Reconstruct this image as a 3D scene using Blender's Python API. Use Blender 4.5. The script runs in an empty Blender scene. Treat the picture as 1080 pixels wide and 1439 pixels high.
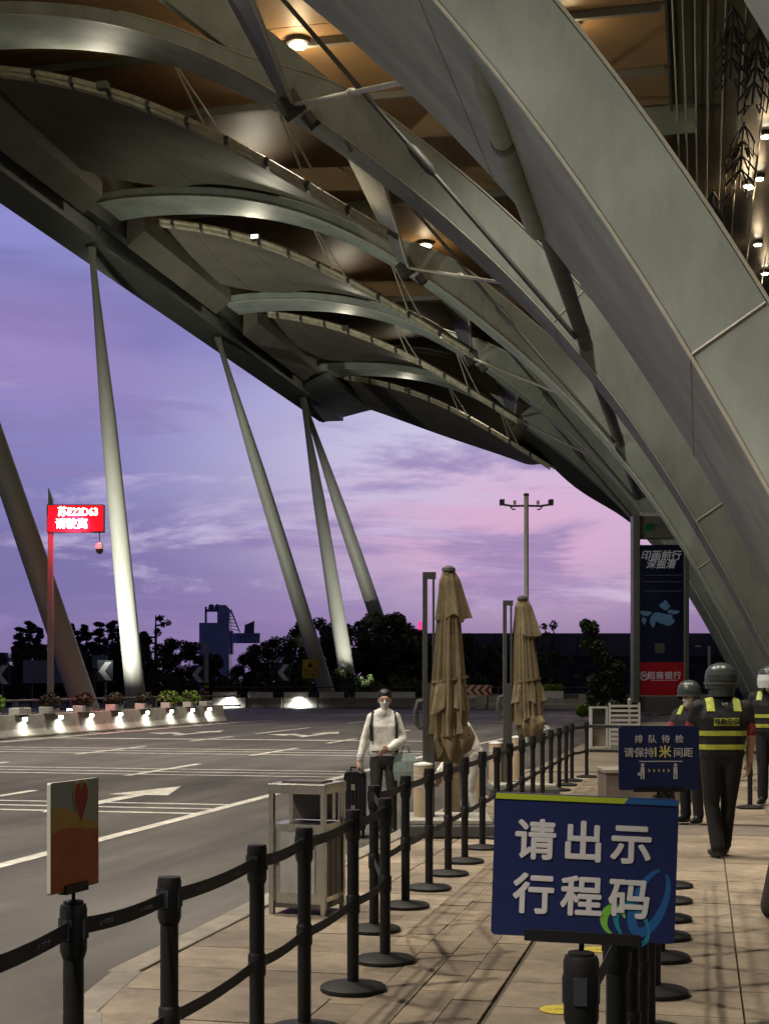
import bpy, bmesh, math, random
import numpy as np
from mathutils import Vector, Matrix
random.seed(7)
R = math.radians
PI = math.pi
sc = bpy.context.scene
col = sc.collection
TH = math.atan(445/2000)            # the street runs 12.5 degrees to the right of the view
CT, ST = math.cos(TH), math.sin(TH)
EYE = 1.6

# ------------------------------------------------------------------ camera
cam = bpy.data.cameras.new('camera'); camo = bpy.data.objects.new('camera', cam)
col.objects.link(camo); sc.camera = camo
camo.location = (0, 0, EYE); camo.rotation_euler = (R(90), 0, TH)
cam.sensor_fit = 'AUTO'; cam.sensor_width = 36; cam.lens = 50.03
cam.shift_y = 0.1671; cam.clip_start = 0.05; cam.clip_end = 5000

def W(u, v, z):                     # u along the street, v to the left of it
    return Vector((-v, u, z))
def cam2w(X, Y, z):                 # X right of view, Y depth
    return Vector((X*CT - Y*ST, X*ST + Y*CT, z))
def at(px, py, Y):
    return cam2w((px-540)/2000*Y, Y, EYE + (960-py)/2000*Y)
def gnd(px, py, z=0.0):
    Y = 2000*(EYE-z)/(py-960)
    return cam2w((px-540)/2000*Y, Y, z)
def M(u, v, z):                     # canopy dimensions are in modules of 1.6 m
    return W(1.6*u, 1.6*v, 1.6*z - 0.96)

# ------------------------------------------------------------------ sky
wd = bpy.data.worlds.new('World'); sc.world = wd; wd.use_nodes = True
nt = wd.node_tree; nt.nodes.clear()
def N_(t, **k):
    n = nt.nodes.new(t)
    for a, b in k.items(): setattr(n, a, b)
    return n
tc = N_('ShaderNodeTexCoord')
sep = N_('ShaderNodeSeparateXYZ'); nt.links.new(tc.outputs['Generated'], sep.inputs[0])
ramp = N_('ShaderNodeValToRGB')
cr = ramp.color_ramp
stops = [(0.0, (.10,.10,.26)), (.02, (.15,.145,.35)), (.06, (.165,.155,.385)), (.11, (.205,.19,.455)),
         (.19, (.235,.225,.545)), (.32, (.265,.26,.61)), (.55, (.14,.15,.32)), (1.0, (.08,.09,.18))]
while len(cr.elements) < len(stops): cr.elements.new(.5)
for e, (p, c) in zip(cr.elements, stops): e.position = p; e.color = (*c, 1)
nt.links.new(sep.outputs['Z'], ramp.inputs[0])
mp = N_('ShaderNodeMapping'); mp.inputs['Scale'].default_value = (1, 1, 5.5)
nt.links.new(tc.outputs['Generated'], mp.inputs['Vector'])
def wnoise(scale, detail, rough, lo, hi, dist=0.0):
    n = N_('ShaderNodeTexNoise'); n.inputs['Scale'].default_value = scale; n.inputs['Detail'].default_value = detail
    n.inputs['Roughness'].default_value = rough; n.inputs['Distortion'].default_value = dist
    nt.links.new(mp.outputs[0], n.inputs['Vector'])
    m = N_('ShaderNodeMapRange'); m.inputs[1].default_value = lo; m.inputs[2].default_value = hi
    m.interpolation_type = 'SMOOTHSTEP'
    nt.links.new(n.outputs['Fac'], m.inputs[0]); return m.outputs[0]
def wmath(op, a, b):
    n = N_('ShaderNodeMath', operation=op)
    for i, x in enumerate((a, b)):
        if isinstance(x, (int, float)): n.inputs[i].default_value = x
        else: nt.links.new(x, n.inputs[i])
    return n.outputs[0]
def wmix(fac, a, b):
    n = N_('ShaderNodeMix', data_type='RGBA')
    nt.links.new(fac, n.inputs[0])
    for i, x in ((6, a), (7, b)):
        if isinstance(x, tuple): n.inputs[i].default_value = (*x, 1)
        else: nt.links.new(x, n.inputs[i])
    return n.outputs[2]
def glow(px, py, lo, hi):
    d = (at(px, py, 1) - Vector((0, 0, EYE))).normalized()
    s = N_('ShaderNodeVectorMath', operation='SUBTRACT'); s.inputs[1].default_value = d
    nt.links.new(tc.outputs['Generated'], s.inputs[0])
    q = N_('ShaderNodeVectorMath', operation='MULTIPLY'); q.inputs[1].default_value = (1, 1, 2.1)
    nt.links.new(s.outputs[0], q.inputs[0])
    l = N_('ShaderNodeVectorMath', operation='LENGTH'); nt.links.new(q.outputs[0], l.inputs[0])
    m = N_('ShaderNodeMapRange'); m.interpolation_type = 'SMOOTHSTEP'
    m.inputs[1].default_value = hi; m.inputs[2].default_value = lo
    nt.links.new(l.outputs['Value'], m.inputs[0]); return m.outputs[0]
c1 = wmix(wmath('MULTIPLY', wnoise(2.3, 4, .5, .44, .66), .38), ramp.outputs[0], (.31, .22, .455))      # broad pink haze
c1 = wmix(wmath('MULTIPLY', wnoise(1.9, 5, .55, .44, .60, .5), .70), c1, (.165, .15, .385))                 # slate violet cloud
c2 = wmix(wmath('MULTIPLY', glow(690, 655, .03, .30), .9), c1, (.62, .60, .82))                      # afterglow
c2 = wmix(wmath('MULTIPLY', glow(600, 745, .02, .15), .38), c2, (.58, .27, .50))
c2 = wmix(wmath('MULTIPLY', glow(10, 480, .02, .13), .22), c2, (.50, .26, .52))
c2b = wmix(wmath('MULTIPLY', glow(800, 735, .02, .17), .55), c2, (.66, .34, .58))
lowmask = N_('ShaderNodeMapRange'); lowmask.inputs[1].default_value = .30; lowmask.inputs[2].default_value = .14
nt.links.new(sep.outputs['Z'], lowmask.inputs[0])
c3 = wmix(wmath('MULTIPLY', wmath('MULTIPLY', wnoise(5.5, 8, .58, .48, .62, .5), .85), lowmask.outputs[0]), c2b, (.235, .195, .45))   # violet streaks
c4 = wmix(wmath('MULTIPLY', wmath('MULTIPLY', wnoise(3.6, 9, .66, .54, .68, .7), .7), lowmask.outputs[0]), c3, (.56, .50, .74))   # bright wisps
dv = N_('ShaderNodeVectorMath', operation='DOT_PRODUCT'); dv.inputs[1].default_value = tuple((at(540, 900, 1)-Vector((0, 0, EYE))).normalized())
nt.links.new(tc.outputs['Generated'], dv.inputs[0])
dm = N_('ShaderNodeMapRange'); dm.inputs[1].default_value = .05; dm.inputs[2].default_value = .93; dm.inputs[3].default_value = .16; dm.inputs[4].default_value = 1.0
dm.interpolation_type = 'SMOOTHSTEP'
nt.links.new(dv.outputs['Value'], dm.inputs[0])                                                      # the sky opposite the sunset is darker
bg = N_('ShaderNodeBackground'); nt.links.new(c4, bg.inputs[0]); nt.links.new(dm.outputs[0], bg.inputs[1])
sky = N_('ShaderNodeTexSky', sky_type='NISHITA', sun_disc=False)
sky.sun_elevation = R(1.0); sky.sun_rotation = R(-5)
bg2 = N_('ShaderNodeBackground'); nt.links.new(sky.outputs[0], bg2.inputs[0]); bg2.inputs[1].default_value = 0.006
ad = N_('ShaderNodeAddShader'); wo = N_('ShaderNodeOutputWorld')
nt.links.new(bg.outputs[0], ad.inputs[0]); nt.links.new(bg2.outputs[0], ad.inputs[1]); nt.links.new(ad.outputs[0], wo.inputs[0])

# ------------------------------------------------------------------ last light of the sun, exposure
sl = bpy.data.lights.new('sun', 'SUN'); sl.energy = 0.10; sl.angle = R(25); sl.color = (1, .72, .78)
slo = bpy.data.objects.new('sun', sl); col.objects.link(slo); slo.rotation_euler = (R(84), 0, R(180)+TH*.3)
vs = sc.view_settings
vs.view_transform = 'Standard'; vs.look = 'None'; vs.exposure = 0.0; vs.gamma = 1.0; vs.use_curve_mapping = False
sc.cycles.use_denoising = True
sc.cycles.max_bounces = 6; sc.cycles.diffuse_bounces = 3; sc.cycles.glossy_bounces = 3
sc.cycles.sample_clamp_indirect = 4.0
sc.cycles.caustics_reflective = False; sc.cycles.caustics_refractive = False

# ------------------------------------------------------------------ materials
MATS = {}
def mat(name, c, rough=.6, metal=0.0, var=0.0, vscale=6.0, c2=None, bump=0.0, bscale=40.0, emit=None, estr=0.0,
        objvar=0.0, stretch=(1, 1, 1), spec=.5, trans=0.0, detail=6.0, world=False, stain=0.0, sscale=.6, sstretch=(1, 1, 1)):
    if name in MATS: return MATS[name]
    m = bpy.data.materials.new(name); m.use_nodes = True
    t = m.node_tree; b = t.nodes['Principled BSDF']
    b.inputs['Roughness'].default_value = rough; b.inputs['Metallic'].default_value = metal
    b.inputs['Specular IOR Level'].default_value = spec
    if trans: b.inputs['Transmission Weight'].default_value = trans
    b.inputs['Base Color'].default_value = (*c, 1)
    last = None
    if var or bump:
        tcn = t.nodes.new('ShaderNodeTexCoord')
        mpn = t.nodes.new('ShaderNodeMapping'); mpn.inputs['Scale'].default_value = stretch
        geo = t.nodes.new('ShaderNodeNewGeometry')
        t.links.new(geo.outputs['Position'] if world else tcn.outputs['Object'], mpn.inputs[0])
    if var:
        n = t.nodes.new('ShaderNodeTexNoise'); n.inputs['Scale'].default_value = vscale; n.inputs['Detail'].default_value = detail
        n.inputs['Roughness'].default_value = .62
        t.links.new(mpn.outputs[0], n.inputs['Vector'])
        mr = t.nodes.new('ShaderNodeMapRange'); mr.inputs[1].default_value = .32; mr.inputs[2].default_value = .70
        t.links.new(n.outputs['Fac'], mr.inputs[0])
        mx = t.nodes.new('ShaderNodeMix'); mx.data_type = 'RGBA'
        t.links.new(mr.outputs[0], mx.inputs[0])
        d = c2 if c2 else tuple(x*(1-var) for x in c)
        mx.inputs[6].default_value = (*d, 1); mx.inputs[7].default_value = (*c, 1)
        last = mx.outputs[2]
        rr = t.nodes.new('ShaderNodeMapRange'); rr.inputs[3].default_value = min(1, rough+.12); rr.inputs[4].default_value = max(.05, rough-.1)
        t.links.new(n.outputs['Fac'], rr.inputs[0]); t.links.new(rr.outputs[0], b.inputs['Roughness'])
    if objvar:
        oi = t.nodes.new('ShaderNodeObjectInfo')
        hs = t.nodes.new('ShaderNodeHueSaturation')
        mr2 = t.nodes.new('ShaderNodeMapRange'); mr2.inputs[3].default_value = 1-objvar; mr2.inputs[4].default_value = 1+objvar
        t.links.new(oi.outputs['Random'], mr2.inputs[0]); t.links.new(mr2.outputs[0], hs.inputs['Value'])
        if last: t.links.new(last, hs.inputs['Color'])
        else: hs.inputs['Color'].default_value = (*c, 1)
        last = hs.outputs[0]
    if stain and last:                         # broad dirt and wear
        ms_ = t.nodes.new('ShaderNodeMapping'); ms_.inputs['Scale'].default_value = sstretch
        t.links.new(geo.outputs['Position'] if world else tcn.outputs['Object'], ms_.inputs[0])
        n3 = t.nodes.new('ShaderNodeTexNoise'); n3.inputs['Scale'].default_value = sscale; n3.inputs['Detail'].default_value = 9; n3.inputs['Roughness'].default_value = .68
        t.links.new(ms_.outputs[0], n3.inputs['Vector'])
        m3 = t.nodes.new('ShaderNodeMapRange'); m3.inputs[1].default_value = .40; m3.inputs[2].default_value = .62; m3.inputs[3].default_value = 1-stain; m3.inputs[4].default_value = 1
        t.links.new(n3.outputs['Fac'], m3.inputs[0])
        h3 = t.nodes.new('ShaderNodeHueSaturation'); t.links.new(last, h3.inputs['Color']); t.links.new(m3.outputs[0], h3.inputs['Value'])
        last = h3.outputs[0]
    if last: t.links.new(last, b.inputs['Base Color'])
    if bump:
        n2 = t.nodes.new('ShaderNodeTexNoise'); n2.inputs['Scale'].default_value = bscale; n2.inputs['Detail'].default_value = 5
        t.links.new(mpn.outputs[0], n2.inputs['Vector'])
        bp = t.nodes.new('ShaderNodeBump'); bp.inputs['Strength'].default_value = bump; bp.inputs['Distance'].default_value = .02
        t.links.new(n2.outputs['Fac'], bp.inputs['Height']); t.links.new(bp.outputs[0], b.inputs['Normal'])
    if emit:
        b.inputs['Emission Color'].default_value = (*emit, 1); b.inputs['Emission Strength'].default_value = estr
    MATS[name] = m
    return m

STEEL = mat('painted_steel', (.42,.465,.42), .66, var=.28, vscale=.35, c2=(.33,.37,.335), bump=.04, bscale=3, stain=.28, sscale=.5, sstretch=(1, 1, .35))
STEELD = mat('dark_steel', (.07,.07,.065), .5, var=.2, vscale=2)
ROD = mat('pale_rod', (.58,.56,.46), .42, var=.2, vscale=4)
SOFF = mat('soffit_cladding', (.175,.16,.125), .6, var=.3, vscale=.5, stretch=(1, 1, .3))
CEIL = mat('ceiling_brown', (.34,.21,.105), .5, var=.25, vscale=.25)
CEILD = mat('ceiling_dark_panel', (.12,.10,.07), .3, var=.3, vscale=.5)
COLM = mat('column_paint', (.47,.475,.42), .5, var=.15, vscale=1.5, stretch=(1, 1, .2))
TUBE = mat('light_tube_housing', (.66,.62,.47), .5, var=.35, vscale=3, c2=(.36,.32,.22))
EDGE = mat('edge_cladding', (.20,.21,.19), .5, var=.2, vscale=.4)
BLACK = mat('black_plastic', (.009,.009,.010), .5, var=.2, vscale=20, spec=.3)
BLACKR = mat('black_belt', (.014,.015,.022), .7)
RUBBER = mat('black_rubber', (.014,.014,.014), .6, spec=.3)
STONE = mat('granite_slab', (.33,.265,.19), .62, var=.3, vscale=7, c2=(.235,.185,.135), bump=.3, bscale=90, objvar=.2, world=True, stain=.45, sscale=1.1)
BRICKM = mat('paver_brick', (.29,.225,.155), .65, var=.35, vscale=9, bump=.3, bscale=120, objvar=.25, world=True, stain=.4, sscale=1.3)
KERB = mat('kerb_granite', (.34,.30,.24), .65, var=.3, vscale=4, bump=.2, bscale=70, objvar=.12, world=True, stain=.4, sscale=1.5)
MORTAR = mat('mortar_bed', (.10,.08,.06), .9, var=.3, vscale=9)
ASPH = mat('asphalt', (.105,.094,.080), .70, var=.4, vscale=.35, c2=(.066,.060,.053), bump=.5, bscale=160, detail=12, stain=.5, sscale=1.1, sstretch=(1, .07, 1))
PAINT = mat('road_paint', (.85,.82,.72), .6, var=.4, vscale=7, c2=(.42,.40,.34), bump=.2, bscale=80, detail=12, stain=.35, sscale=2.5)
CONC = mat('barrier_concrete', (.36,.345,.30), .75, var=.4, vscale=2.5, bump=.25, bscale=30)
WHITE = mat('white_plastic', (.72,.71,.66), .5, var=.15, vscale=6)
GROUND = mat('verge_soil', (.035,.04,.022), .95, var=.4, vscale=.3)
LAMPM = mat('lamp_lens', (.9,.9,.85), .4, emit=(1, .97, .85), estr=30)
LAMPW = mat('downlight_lens', (.9,.88,.8), .4, emit=(1, .88, .66), estr=45)
WOODT = mat('bollard_tan', (.45,.35,.23), .55, var=.25, vscale=5)
INOX = mat('brushed_steel', (.60,.585,.52), .26, metal=.95, var=.25, vscale=4, stretch=(1, 1, .08))
INOXD = mat('dark_inox', (.10,.09,.08), .45, metal=.4)
GLASSD = mat('dark_glass', (.05,.055,.06), .12, var=.2, vscale=3)

# ------------------------------------------------------------------ mesh helpers
class MB:
    def __init__(s): s.v = []; s.f = []; s.mi = []; s.cur = 0
    def add(s, vs, fs):
        o = len(s.v); s.v += [Vector(p) for p in vs]
        for f in fs: s.f.append([o+i for i in f]); s.mi.append(s.cur)
        return s
    def box(s, c, d, rz=0.0, rot=None):
        x, y, z = d[0]/2, d[1]/2, d[2]/2
        m = rot if rot else Matrix.Rotation(rz, 3, 'Z')
        vs = [Vector(c) + m @ Vector(p) for p in ((-x,-y,-z),(x,-y,-z),(x,y,-z),(-x,y,-z),(-x,-y,z),(x,-y,z),(x,y,z),(-x,y,z))]
        return s.add(vs, [(0,3,2,1),(4,5,6,7),(0,1,5,4),(1,2,6,5),(2,3,7,6),(3,0,4,7)])
    def tube(s, pts, rad, n=12, cap=True):
        pts = [Vector(p) for p in pts]
        if not isinstance(rad, (list, tuple)): rad = [rad]*len(pts)
        rings = []; prev = None
        for i, p in enumerate(pts):
            a = pts[max(0, i-1)]; b = pts[min(len(pts)-1, i+1)]
            d = (b-a).normalized()
            if prev is None:
                up = Vector((0, 0, 1)) if abs(d.z) < .9 else Vector((1, 0, 0))
                x = d.cross(up).normalized()
            else:
                x = (prev - d*prev.dot(d)).normalized()
            prev = x; y = d.cross(x)
            rings.append([p + (x*math.cos(2*PI*k/n) + y*math.sin(2*PI*k/n))*rad[i] for k in range(n)])
        return s.loft(rings, cap)
    def loft(s, rings, cap=True, closed=True):
        n = len(rings[0]); vs = [p for r in rings for p in r]; fs = []
        for i in range(len(rings)-1):
            for k in range(n if closed else n-1):
                a = i*n+k; b = i*n+(k+1) % n
                fs.append((a, b, b+n, a+n))
        if cap: fs.append(tuple(range(n))[::-1]); fs.append(tuple((len(rings)-1)*n+k for k in range(n)))
        return s.add(vs, fs)
    def lathe(s, prof, c=(0, 0, 0), n=24, cap=True):
        c = Vector(c)
        return s.loft([[c + Vector((r*math.cos(2*PI*k/n), r*math.sin(2*PI*k/n), z)) for k in range(n)] for r, z in prof], cap)
    def prism(s, poly, a, b):       # poly: list of 3D points; extruded from offset a to offset b
        return s.loft([[Vector(p)+Vector(a) for p in poly], [Vector(p)+Vector(b) for p in poly]])
    def ball(s, c, r, n=12, m=8):
        c = Vector(c); r = (r, r, r) if isinstance(r, (int, float)) else r
        rings = []
        for i in range(1, m):
            t = PI*i/m
            rings.append([c + Vector((r[0]*math.sin(t)*math.cos(2*PI*k/n), r[1]*math.sin(t)*math.sin(2*PI*k/n), -r[2]*math.cos(t))) for k in range(n)])
        return s.loft(rings)
    def build(s, name, mats, parent=None, org=None, smooth=False, world=False, bevel=0.0):
        org = Vector(org) if org is not None else Vector((0, 0, 0))
        if world and parent is not None: org = WLOC[parent]
        me = bpy.data.meshes.new(name)
        me.from_pydata([tuple(p-org) for p in s.v], [], s.f)
        mats = mats if isinstance(mats, (list, tuple)) else [mats]
        for m in mats: me.materials.append(m)
        if len(mats) > 1: me.polygons.foreach_set('material_index', s.mi)
        bm = bmesh.new(); bm.from_mesh(me); bmesh.ops.recalc_face_normals(bm, faces=bm.faces)
        if bevel: bmesh.ops.bevel(bm, geom=bm.edges[:], offset=bevel, segments=2, affect='EDGES', profile=.5)
        bm.to_mesh(me); bm.free()
        if smooth:
            for p in me.polygons: p.use_smooth = True
            try: me.set_sharp_from_angle(angle=R(38))
            except Exception: pass
        o = bpy.data.objects.new(name, me); col.objects.link(o)
        if parent is not None:
            o.parent = parent
            WLOC[o] = WLOC.get(parent, Vector((0, 0, 0))) + (Vector((0, 0, 0)))
            if not world: o.location = org
        else:
            o.location = org; WLOC[o] = org
        return o
WLOC = {}
def tag(o, label=None, cat=None, group=None, kind=None):
    if label: o['label'] = label
    if cat: o['category'] = cat
    if group: o['group'] = group
    if kind: o['kind'] = kind
    return o
def thing(name, label, cat, loc, rz=0.0, group=None):
    o = bpy.data.objects.new(name, None); col.objects.link(o); o.empty_display_size = .2
    o.location = loc; o.rotation_euler = (0, 0, rz); WLOC[o] = Vector(loc)
    return tag(o, label, cat, group)
def copy_tree(o, parent=None):
    c = o.copy(); col.objects.link(c); c.parent = parent
    for ch in o.children: copy_tree(ch, c)
    return c
def mesh_obj(name, me, parent=None, loc=(0, 0, 0), rz=0.0):
    o = bpy.data.objects.new(name, me); col.objects.link(o); o.location = loc; o.rotation_euler = (0, 0, rz)
    if parent: o.parent = parent
    return o
def text(name, body, size, m, parent, matrix, extrude=.0012, bold=0.0, shear=0.0, xs=1.0, spacing=1.0, align='CENTER'):
    cu = bpy.data.curves.new(name, 'FONT'); cu.body = body; cu.size = size; cu.extrude = extrude; cu.offset = bold
    cu.offset = 0; cu.shear = shear; cu.align_x = align; cu.align_y = 'CENTER'; cu.space_character = spacing; cu.resolution_u = 3
    t = bpy.data.objects.new(name, cu); col.objects.link(t)
    me = bpy.data.meshes.new_from_object(t.evaluated_get(bpy.context.evaluated_depsgraph_get()))
    bpy.data.objects.remove(t); bpy.data.curves.remove(cu)
    me.materials.clear(); me.materials.append(m)
    for p in me.polygons: p.material_index = 0
    me.transform(Matrix.Diagonal((xs, 1, 1, 1)))
    if bold:                                  # heavier strokes: the outline printed several times, slightly shifted
        b2 = bmesh.new()
        for k in range(9):
            a = k*PI/4; d = bold if k < 8 else 0
            n0 = len(b2.verts); b2.from_mesh(me); b2.verts.ensure_lookup_table()
            bmesh.ops.translate(b2, verts=b2.verts[n0:], vec=(d*math.cos(a), d*math.sin(a), k*.00006))
        b2.to_mesh(me); b2.free()
    o = bpy.data.objects.new(name, me); col.objects.link(o); o.parent = parent; o.matrix_local = matrix
    return o
FRONT = Matrix.Rotation(PI/2, 4, 'X')      # text in the XZ plane, read from -Y
def lamp(name, kind, loc, energy, color, parent=None, target=None, size=.1, cone=60, blend=.5):
    l = bpy.data.lights.new(name, kind); l.energy = energy; l.color = color
    if kind == 'SPOT': l.spot_size = R(cone); l.spot_blend = blend
    l.shadow_soft_size = size
    o = bpy.data.objects.new(name, l); col.objects.link(o); o.location = loc
    if target is not None: o.rotation_euler = (Vector(target)-Vector(loc)).to_track_quat('-Z', 'Y').to_euler()
    if parent is not None:
        o.parent = parent; o.location = Vector(loc) - WLOC[parent]
    return o

# ================================================================== ground, road, pavement
g = MB(); g.add([(-2500,-400,-.45),(2500,-400,-.45),(2500,3500,-.45),(-2500,3500,-.45)], [(0,1,2,3)])
tag(g.build('ground', GROUND), 'dark verge and soil beyond the road', kind='structure')
g = MB()
rp = [W(-14, 3.2, -.15), W(58, 3.2, -.15), W(66, 1, -.15), W(72,-6,-.15), W(80,-30,-.15), cam2w(60, 97, -.15), cam2w(-2, 101, -.15), cam2w(-16, 101, -.15), cam2w(-60, 101, -.15), W(30, 40, -.15), W(-14, 40, -.15)]
g.add(rp, [tuple(range(len(rp)))])
road = tag(g.build('road', ASPH), 'dark asphalt carriageway with white markings', kind='structure')
VK = 3.23
def strip_uv(name, pts, w, z=-.146):       # a painted line following (u, v) points
    m = MB(); L = []; Rr = []
    for i, (u, v) in enumerate(pts):
        a = pts[max(0, i-1)]; b = pts[min(len(pts)-1, i+1)]
        d = Vector((b[0]-a[0], b[1]-a[1])).normalized(); n = Vector((-d.y, d.x))*w/2
        L.append(W(u+n.x, v+n.y, z)); Rr.append(W(u-n.x, v-n.y, z))
    k = len(pts); m.add(L+Rr, [(i, i+1, k+i+1, k+i) for i in range(k-1)])
    return m.build(name, PAINT, road, org=(0, 0, 0))
strip_uv('lane_line', [(7, 6.55), (30, 6.55), (40, 6.3), (48, 5.85), (55, 5.75), (59, 6.3), (61.5, 7.3), (64, 9.0), (67, 12), (70, 15.5)], .17)
for (u0, u1) in ((9, 13.5), (17, 21.4), (25.2, 29.2), (32.8, 36.8), (40, 43.5), (48, 52), (56, 60)): strip_uv('lane_dash', [(u0, 10.6), (u1, 10.6)], .16)
for (u0, u1) in ((17, 21), (25, 29), (32.5, 37), (40.5, 44.5), (47, 54), (60, 66)): strip_uv('lane_dash', [(u0, 15), (u1, 15)], .16)
strip_uv('edge_line', [(20, 20.25), (61, 20.25), (64, 19.6)], .2)
for u, vs_ in ((18.05, .14), (18.75, .14), (19.45, .14), (25.6, .15), (26.45, .15), (27.3, .15), (33.3, .18), (34.5, .18), (35.7, .18), (42.0, .42)):
    strip_uv('speed_bar', [(u, 6.63), (u, 14.92 if u < 25 else 20.1)], vs_, -.1445)
strip_uv('stop_bar', [(76, -4), (76, 20)], .4)
strip_uv('lane_dash', [(82, 0), (82, 6)], .3); strip_uv('lane_dash', [(86, 12), (86, 18)], .3)
def arrow(u, v, left=False):
    m = MB(); z = -.146
    P = [(u-5, v-.13), (u-5, v+.13), (u-1.9, v+.13), (u-1.9, v+.5), (u, v), (u-1.9, v-.5), (u-1.9, v-.13)]
    m.add([W(a, b, z) for a, b in P], [tuple(range(7))])
    if left:
        P = [(u-4.2, v+.14), (u-3.5, v+.14), (u-2.7, v+.85), (u-2.1, v+.85), (u-3.1, v+1.7), (u-4.0, v+.85), (u-3.3, v+.85)]
        m.add([W(a, b, z) for a, b in P], [tuple(range(7))])
    m.build('road_arrow', PAINT, road)
arrow(22.8, 8.6); arrow(49.5, 12.7, True); arrow(50, 17.2, True); arrow(84, 2.5)

# pavement: bed, kerb, slabs
g = MB()
g.prism([W(4.6, 2.2, -.16), W(6.2, 2.85, -.16), W(7.4, 3.05, -.16), W(26, 3.05, -.16), W(26, -9, -.16), W(4.6, -9, -.16)], (0, 0, 0), (0, 0, .145))
pav = tag(g.build('pavement', MORTAR), 'beige granite pavement beside the road', kind='structure')
FARP = mat('far_paving', (.34,.28,.20), .65, var=.25, vscale=1.6, bump=.2, bscale=30, stain=.3)
g = MB()
fp = [W(26,3.05,-.16), W(56.5,3.05,-.16), W(59.5,2.0,-.16), W(61.5,-.6,-.16), W(63,-4,-.16), W(70,-26,-.16), W(26,-26,-.16)]
g.prism(fp, (0, 0, 0), (0, 0, .16))
tag(g.build('far_pavement', FARP), 'pale far end of the pavement under the arches', kind='structure')
sm = MB().box((0, 0, -.02), (.588, .588, .04)); sme = sm.build('granite_slab', STONE, pav); slabmesh = sme.data; slabs = [sme]
spots = []
u = 4.9
while u < 25.7:
    v = 2.73
    for i in range(2): spots.append((u, v-.6*i - .0))
    for i in range(8): spots.append((u, .70-.6*i))
    u += .6
spots = [(u, v) for u, v in spots if not (u < 6.8 and v > 2.4) and not (15.4 < u < 16.4)]
spots.sort(key=lambda p: p[0]); spots = spots[:298]
for i, (u, v) in enumerate(spots):
    o = sme if i == 0 else mesh_obj('granite_slab', slabmesh, pav)
    o.location = W(u, v, random.uniform(-.0025, .0015)); o.rotation_euler = (random.uniform(-.002, .002), random.uniform(-.002, .002), random.choice((0, PI/2, PI)))
last = spots[-1][0]
g = MB()
for k in range(int((25.9-last)/.6)):
    for i in list(range(2)) + [j+10 for j in range(8)]:
        g.box(W(last+.6*(k+1), 2.73-.6*i if i < 2 else .70-.6*(i-10), -.02), (.592, .592, .04))
if g.v: tag(g.build('far_slabs', STONE, pav), kind='stuff')
DARKST = mat('dark_band_stone', (.20,.165,.13), .6, var=.3, vscale=5, bump=.2, bscale=80, objvar=.1, world=True, stain=.3)
bm_ = MB().box((0, 0, -.02), (.592, .97, .04)); b0 = bm_.build('band_slab', DARKST, pav)
for i, v in enumerate([2.73, 2.13] + [.70-.6*j for j in range(8)]):
    o = b0 if i == 0 else mesh_obj('band_slab', b0.data, pav); o.location = W(15.9, v, 0)
pm = MB().box((0, 0, -.02), (.198, .392, .04)); p0 = pm.build('paver', BRICKM, pav)
n = 0
for k in range(52):
    for i in range(4):
        u = 4.9 + k*.4 + (.2 if i % 2 else 0)
        o = p0 if n == 0 else mesh_obj('paver', p0.data, pav); n += 1
        o.location = W(u, 1.13 + .203*i, random.uniform(-.004, .003)); o.rotation_euler = (random.uniform(-.006, .006), random.uniform(-.006, .006), random.choice((0, PI)))
km = MB().box((0, 0, -.075), (.18, .99, .155)); k0 = km.build('kerb_stone', KERB, pav, bevel=.012)
for i in range(19):
    o = k0 if i == 0 else mesh_obj('kerb_stone', k0.data, pav); o.location = W(7.9+i, 3.14, random.uniform(-.003, .003))
for i, (u, v, a) in enumerate(((6.92, 3.03, -.16), (5.98, 2.72, -.42), (5.15, 2.25, -.6))):
    o = mesh_obj('kerb_stone', k0.data, pav); o.location = W(u, v, 0); o.rotation_euler = (0, 0, -a)
g = MB(); g.prism([W(5.32, 2.437, -.04), W(6.99, 2.437, -.04), W(6.99, 2.96, -.04), W(6.3, 2.83, -.04), W(6.1, 2.73, -.04)], (0, 0, 0), (0, 0, .04)); g.build('corner_slab', STONE, pav)
YEL = mat('yellow_sticker', (.62,.50,.05), .5, var=.3, vscale=30)
YELT = mat('sticker_ink', (.30,.24,.03), .6)
for i, (u, v) in enumerate(((6.98, .68), (7.8, .62), (8.6, .60))):
    t = thing('floor_sticker', ('round yellow queue sticker nearest the camera beneath the blue sign', 'round yellow queue sticker second from the camera beneath the blue sign', 'round yellow queue sticker farthest from the camera beneath the blue sign')[i], 'sticker', W(u, v, .003), group='yellow queue stickers on the paving')
    MB().lathe([(.095, 0), (.095, .002)], n=32).build('disc', YEL, t)
    text('sticker_print', '一米线', .042, YELT, t, Matrix.Translation((0, 0, .0025)) @ Matrix.Rotation(TH, 4, 'Z'), extrude=.0005)

# ================================================================== the canopy
PN = [(-2.35,.35),(-1.7,1.75),(-1.25,2.65),(-.84,3.42),(-.43,4.23),(.26,5.4),(.95,6.55),(1.96,8.09),(2.67,9.05),(3.48,9.99),(4.42,11.05),(5.66,12.3),
      (6.58,13.08),(7.57,13.9),(9.4,15.28),(11.6,16.7),(12.81,17.25),(14.87,17.85),(17,18.2),(19.25,18.3),(20.9,18.1),(21.4,17.95)]
nv = np.array([p[0] for p in PN]); nz = np.array([p[1] for p in PN])
coef = np.polyfit(nv, nz, 7)
Nz = lambda v: float(np.polyval(coef, v))
def Nslope(v): return (Nz(v+.05)-Nz(v-.05))/.1
def Nnorm(v):
    s = Nslope(v); l = math.hypot(1, s); return (-s/l, 1/l)      # (dv, dz), outward and up
def smooth01(x): x = max(0, min(1, x)); return x*x*(3-2*x)
canopy = thing('station_canopy', 'huge grey steel arch canopy with brown ceiling over the forecourt', 'canopy', M(40, 0, .6))
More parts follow.
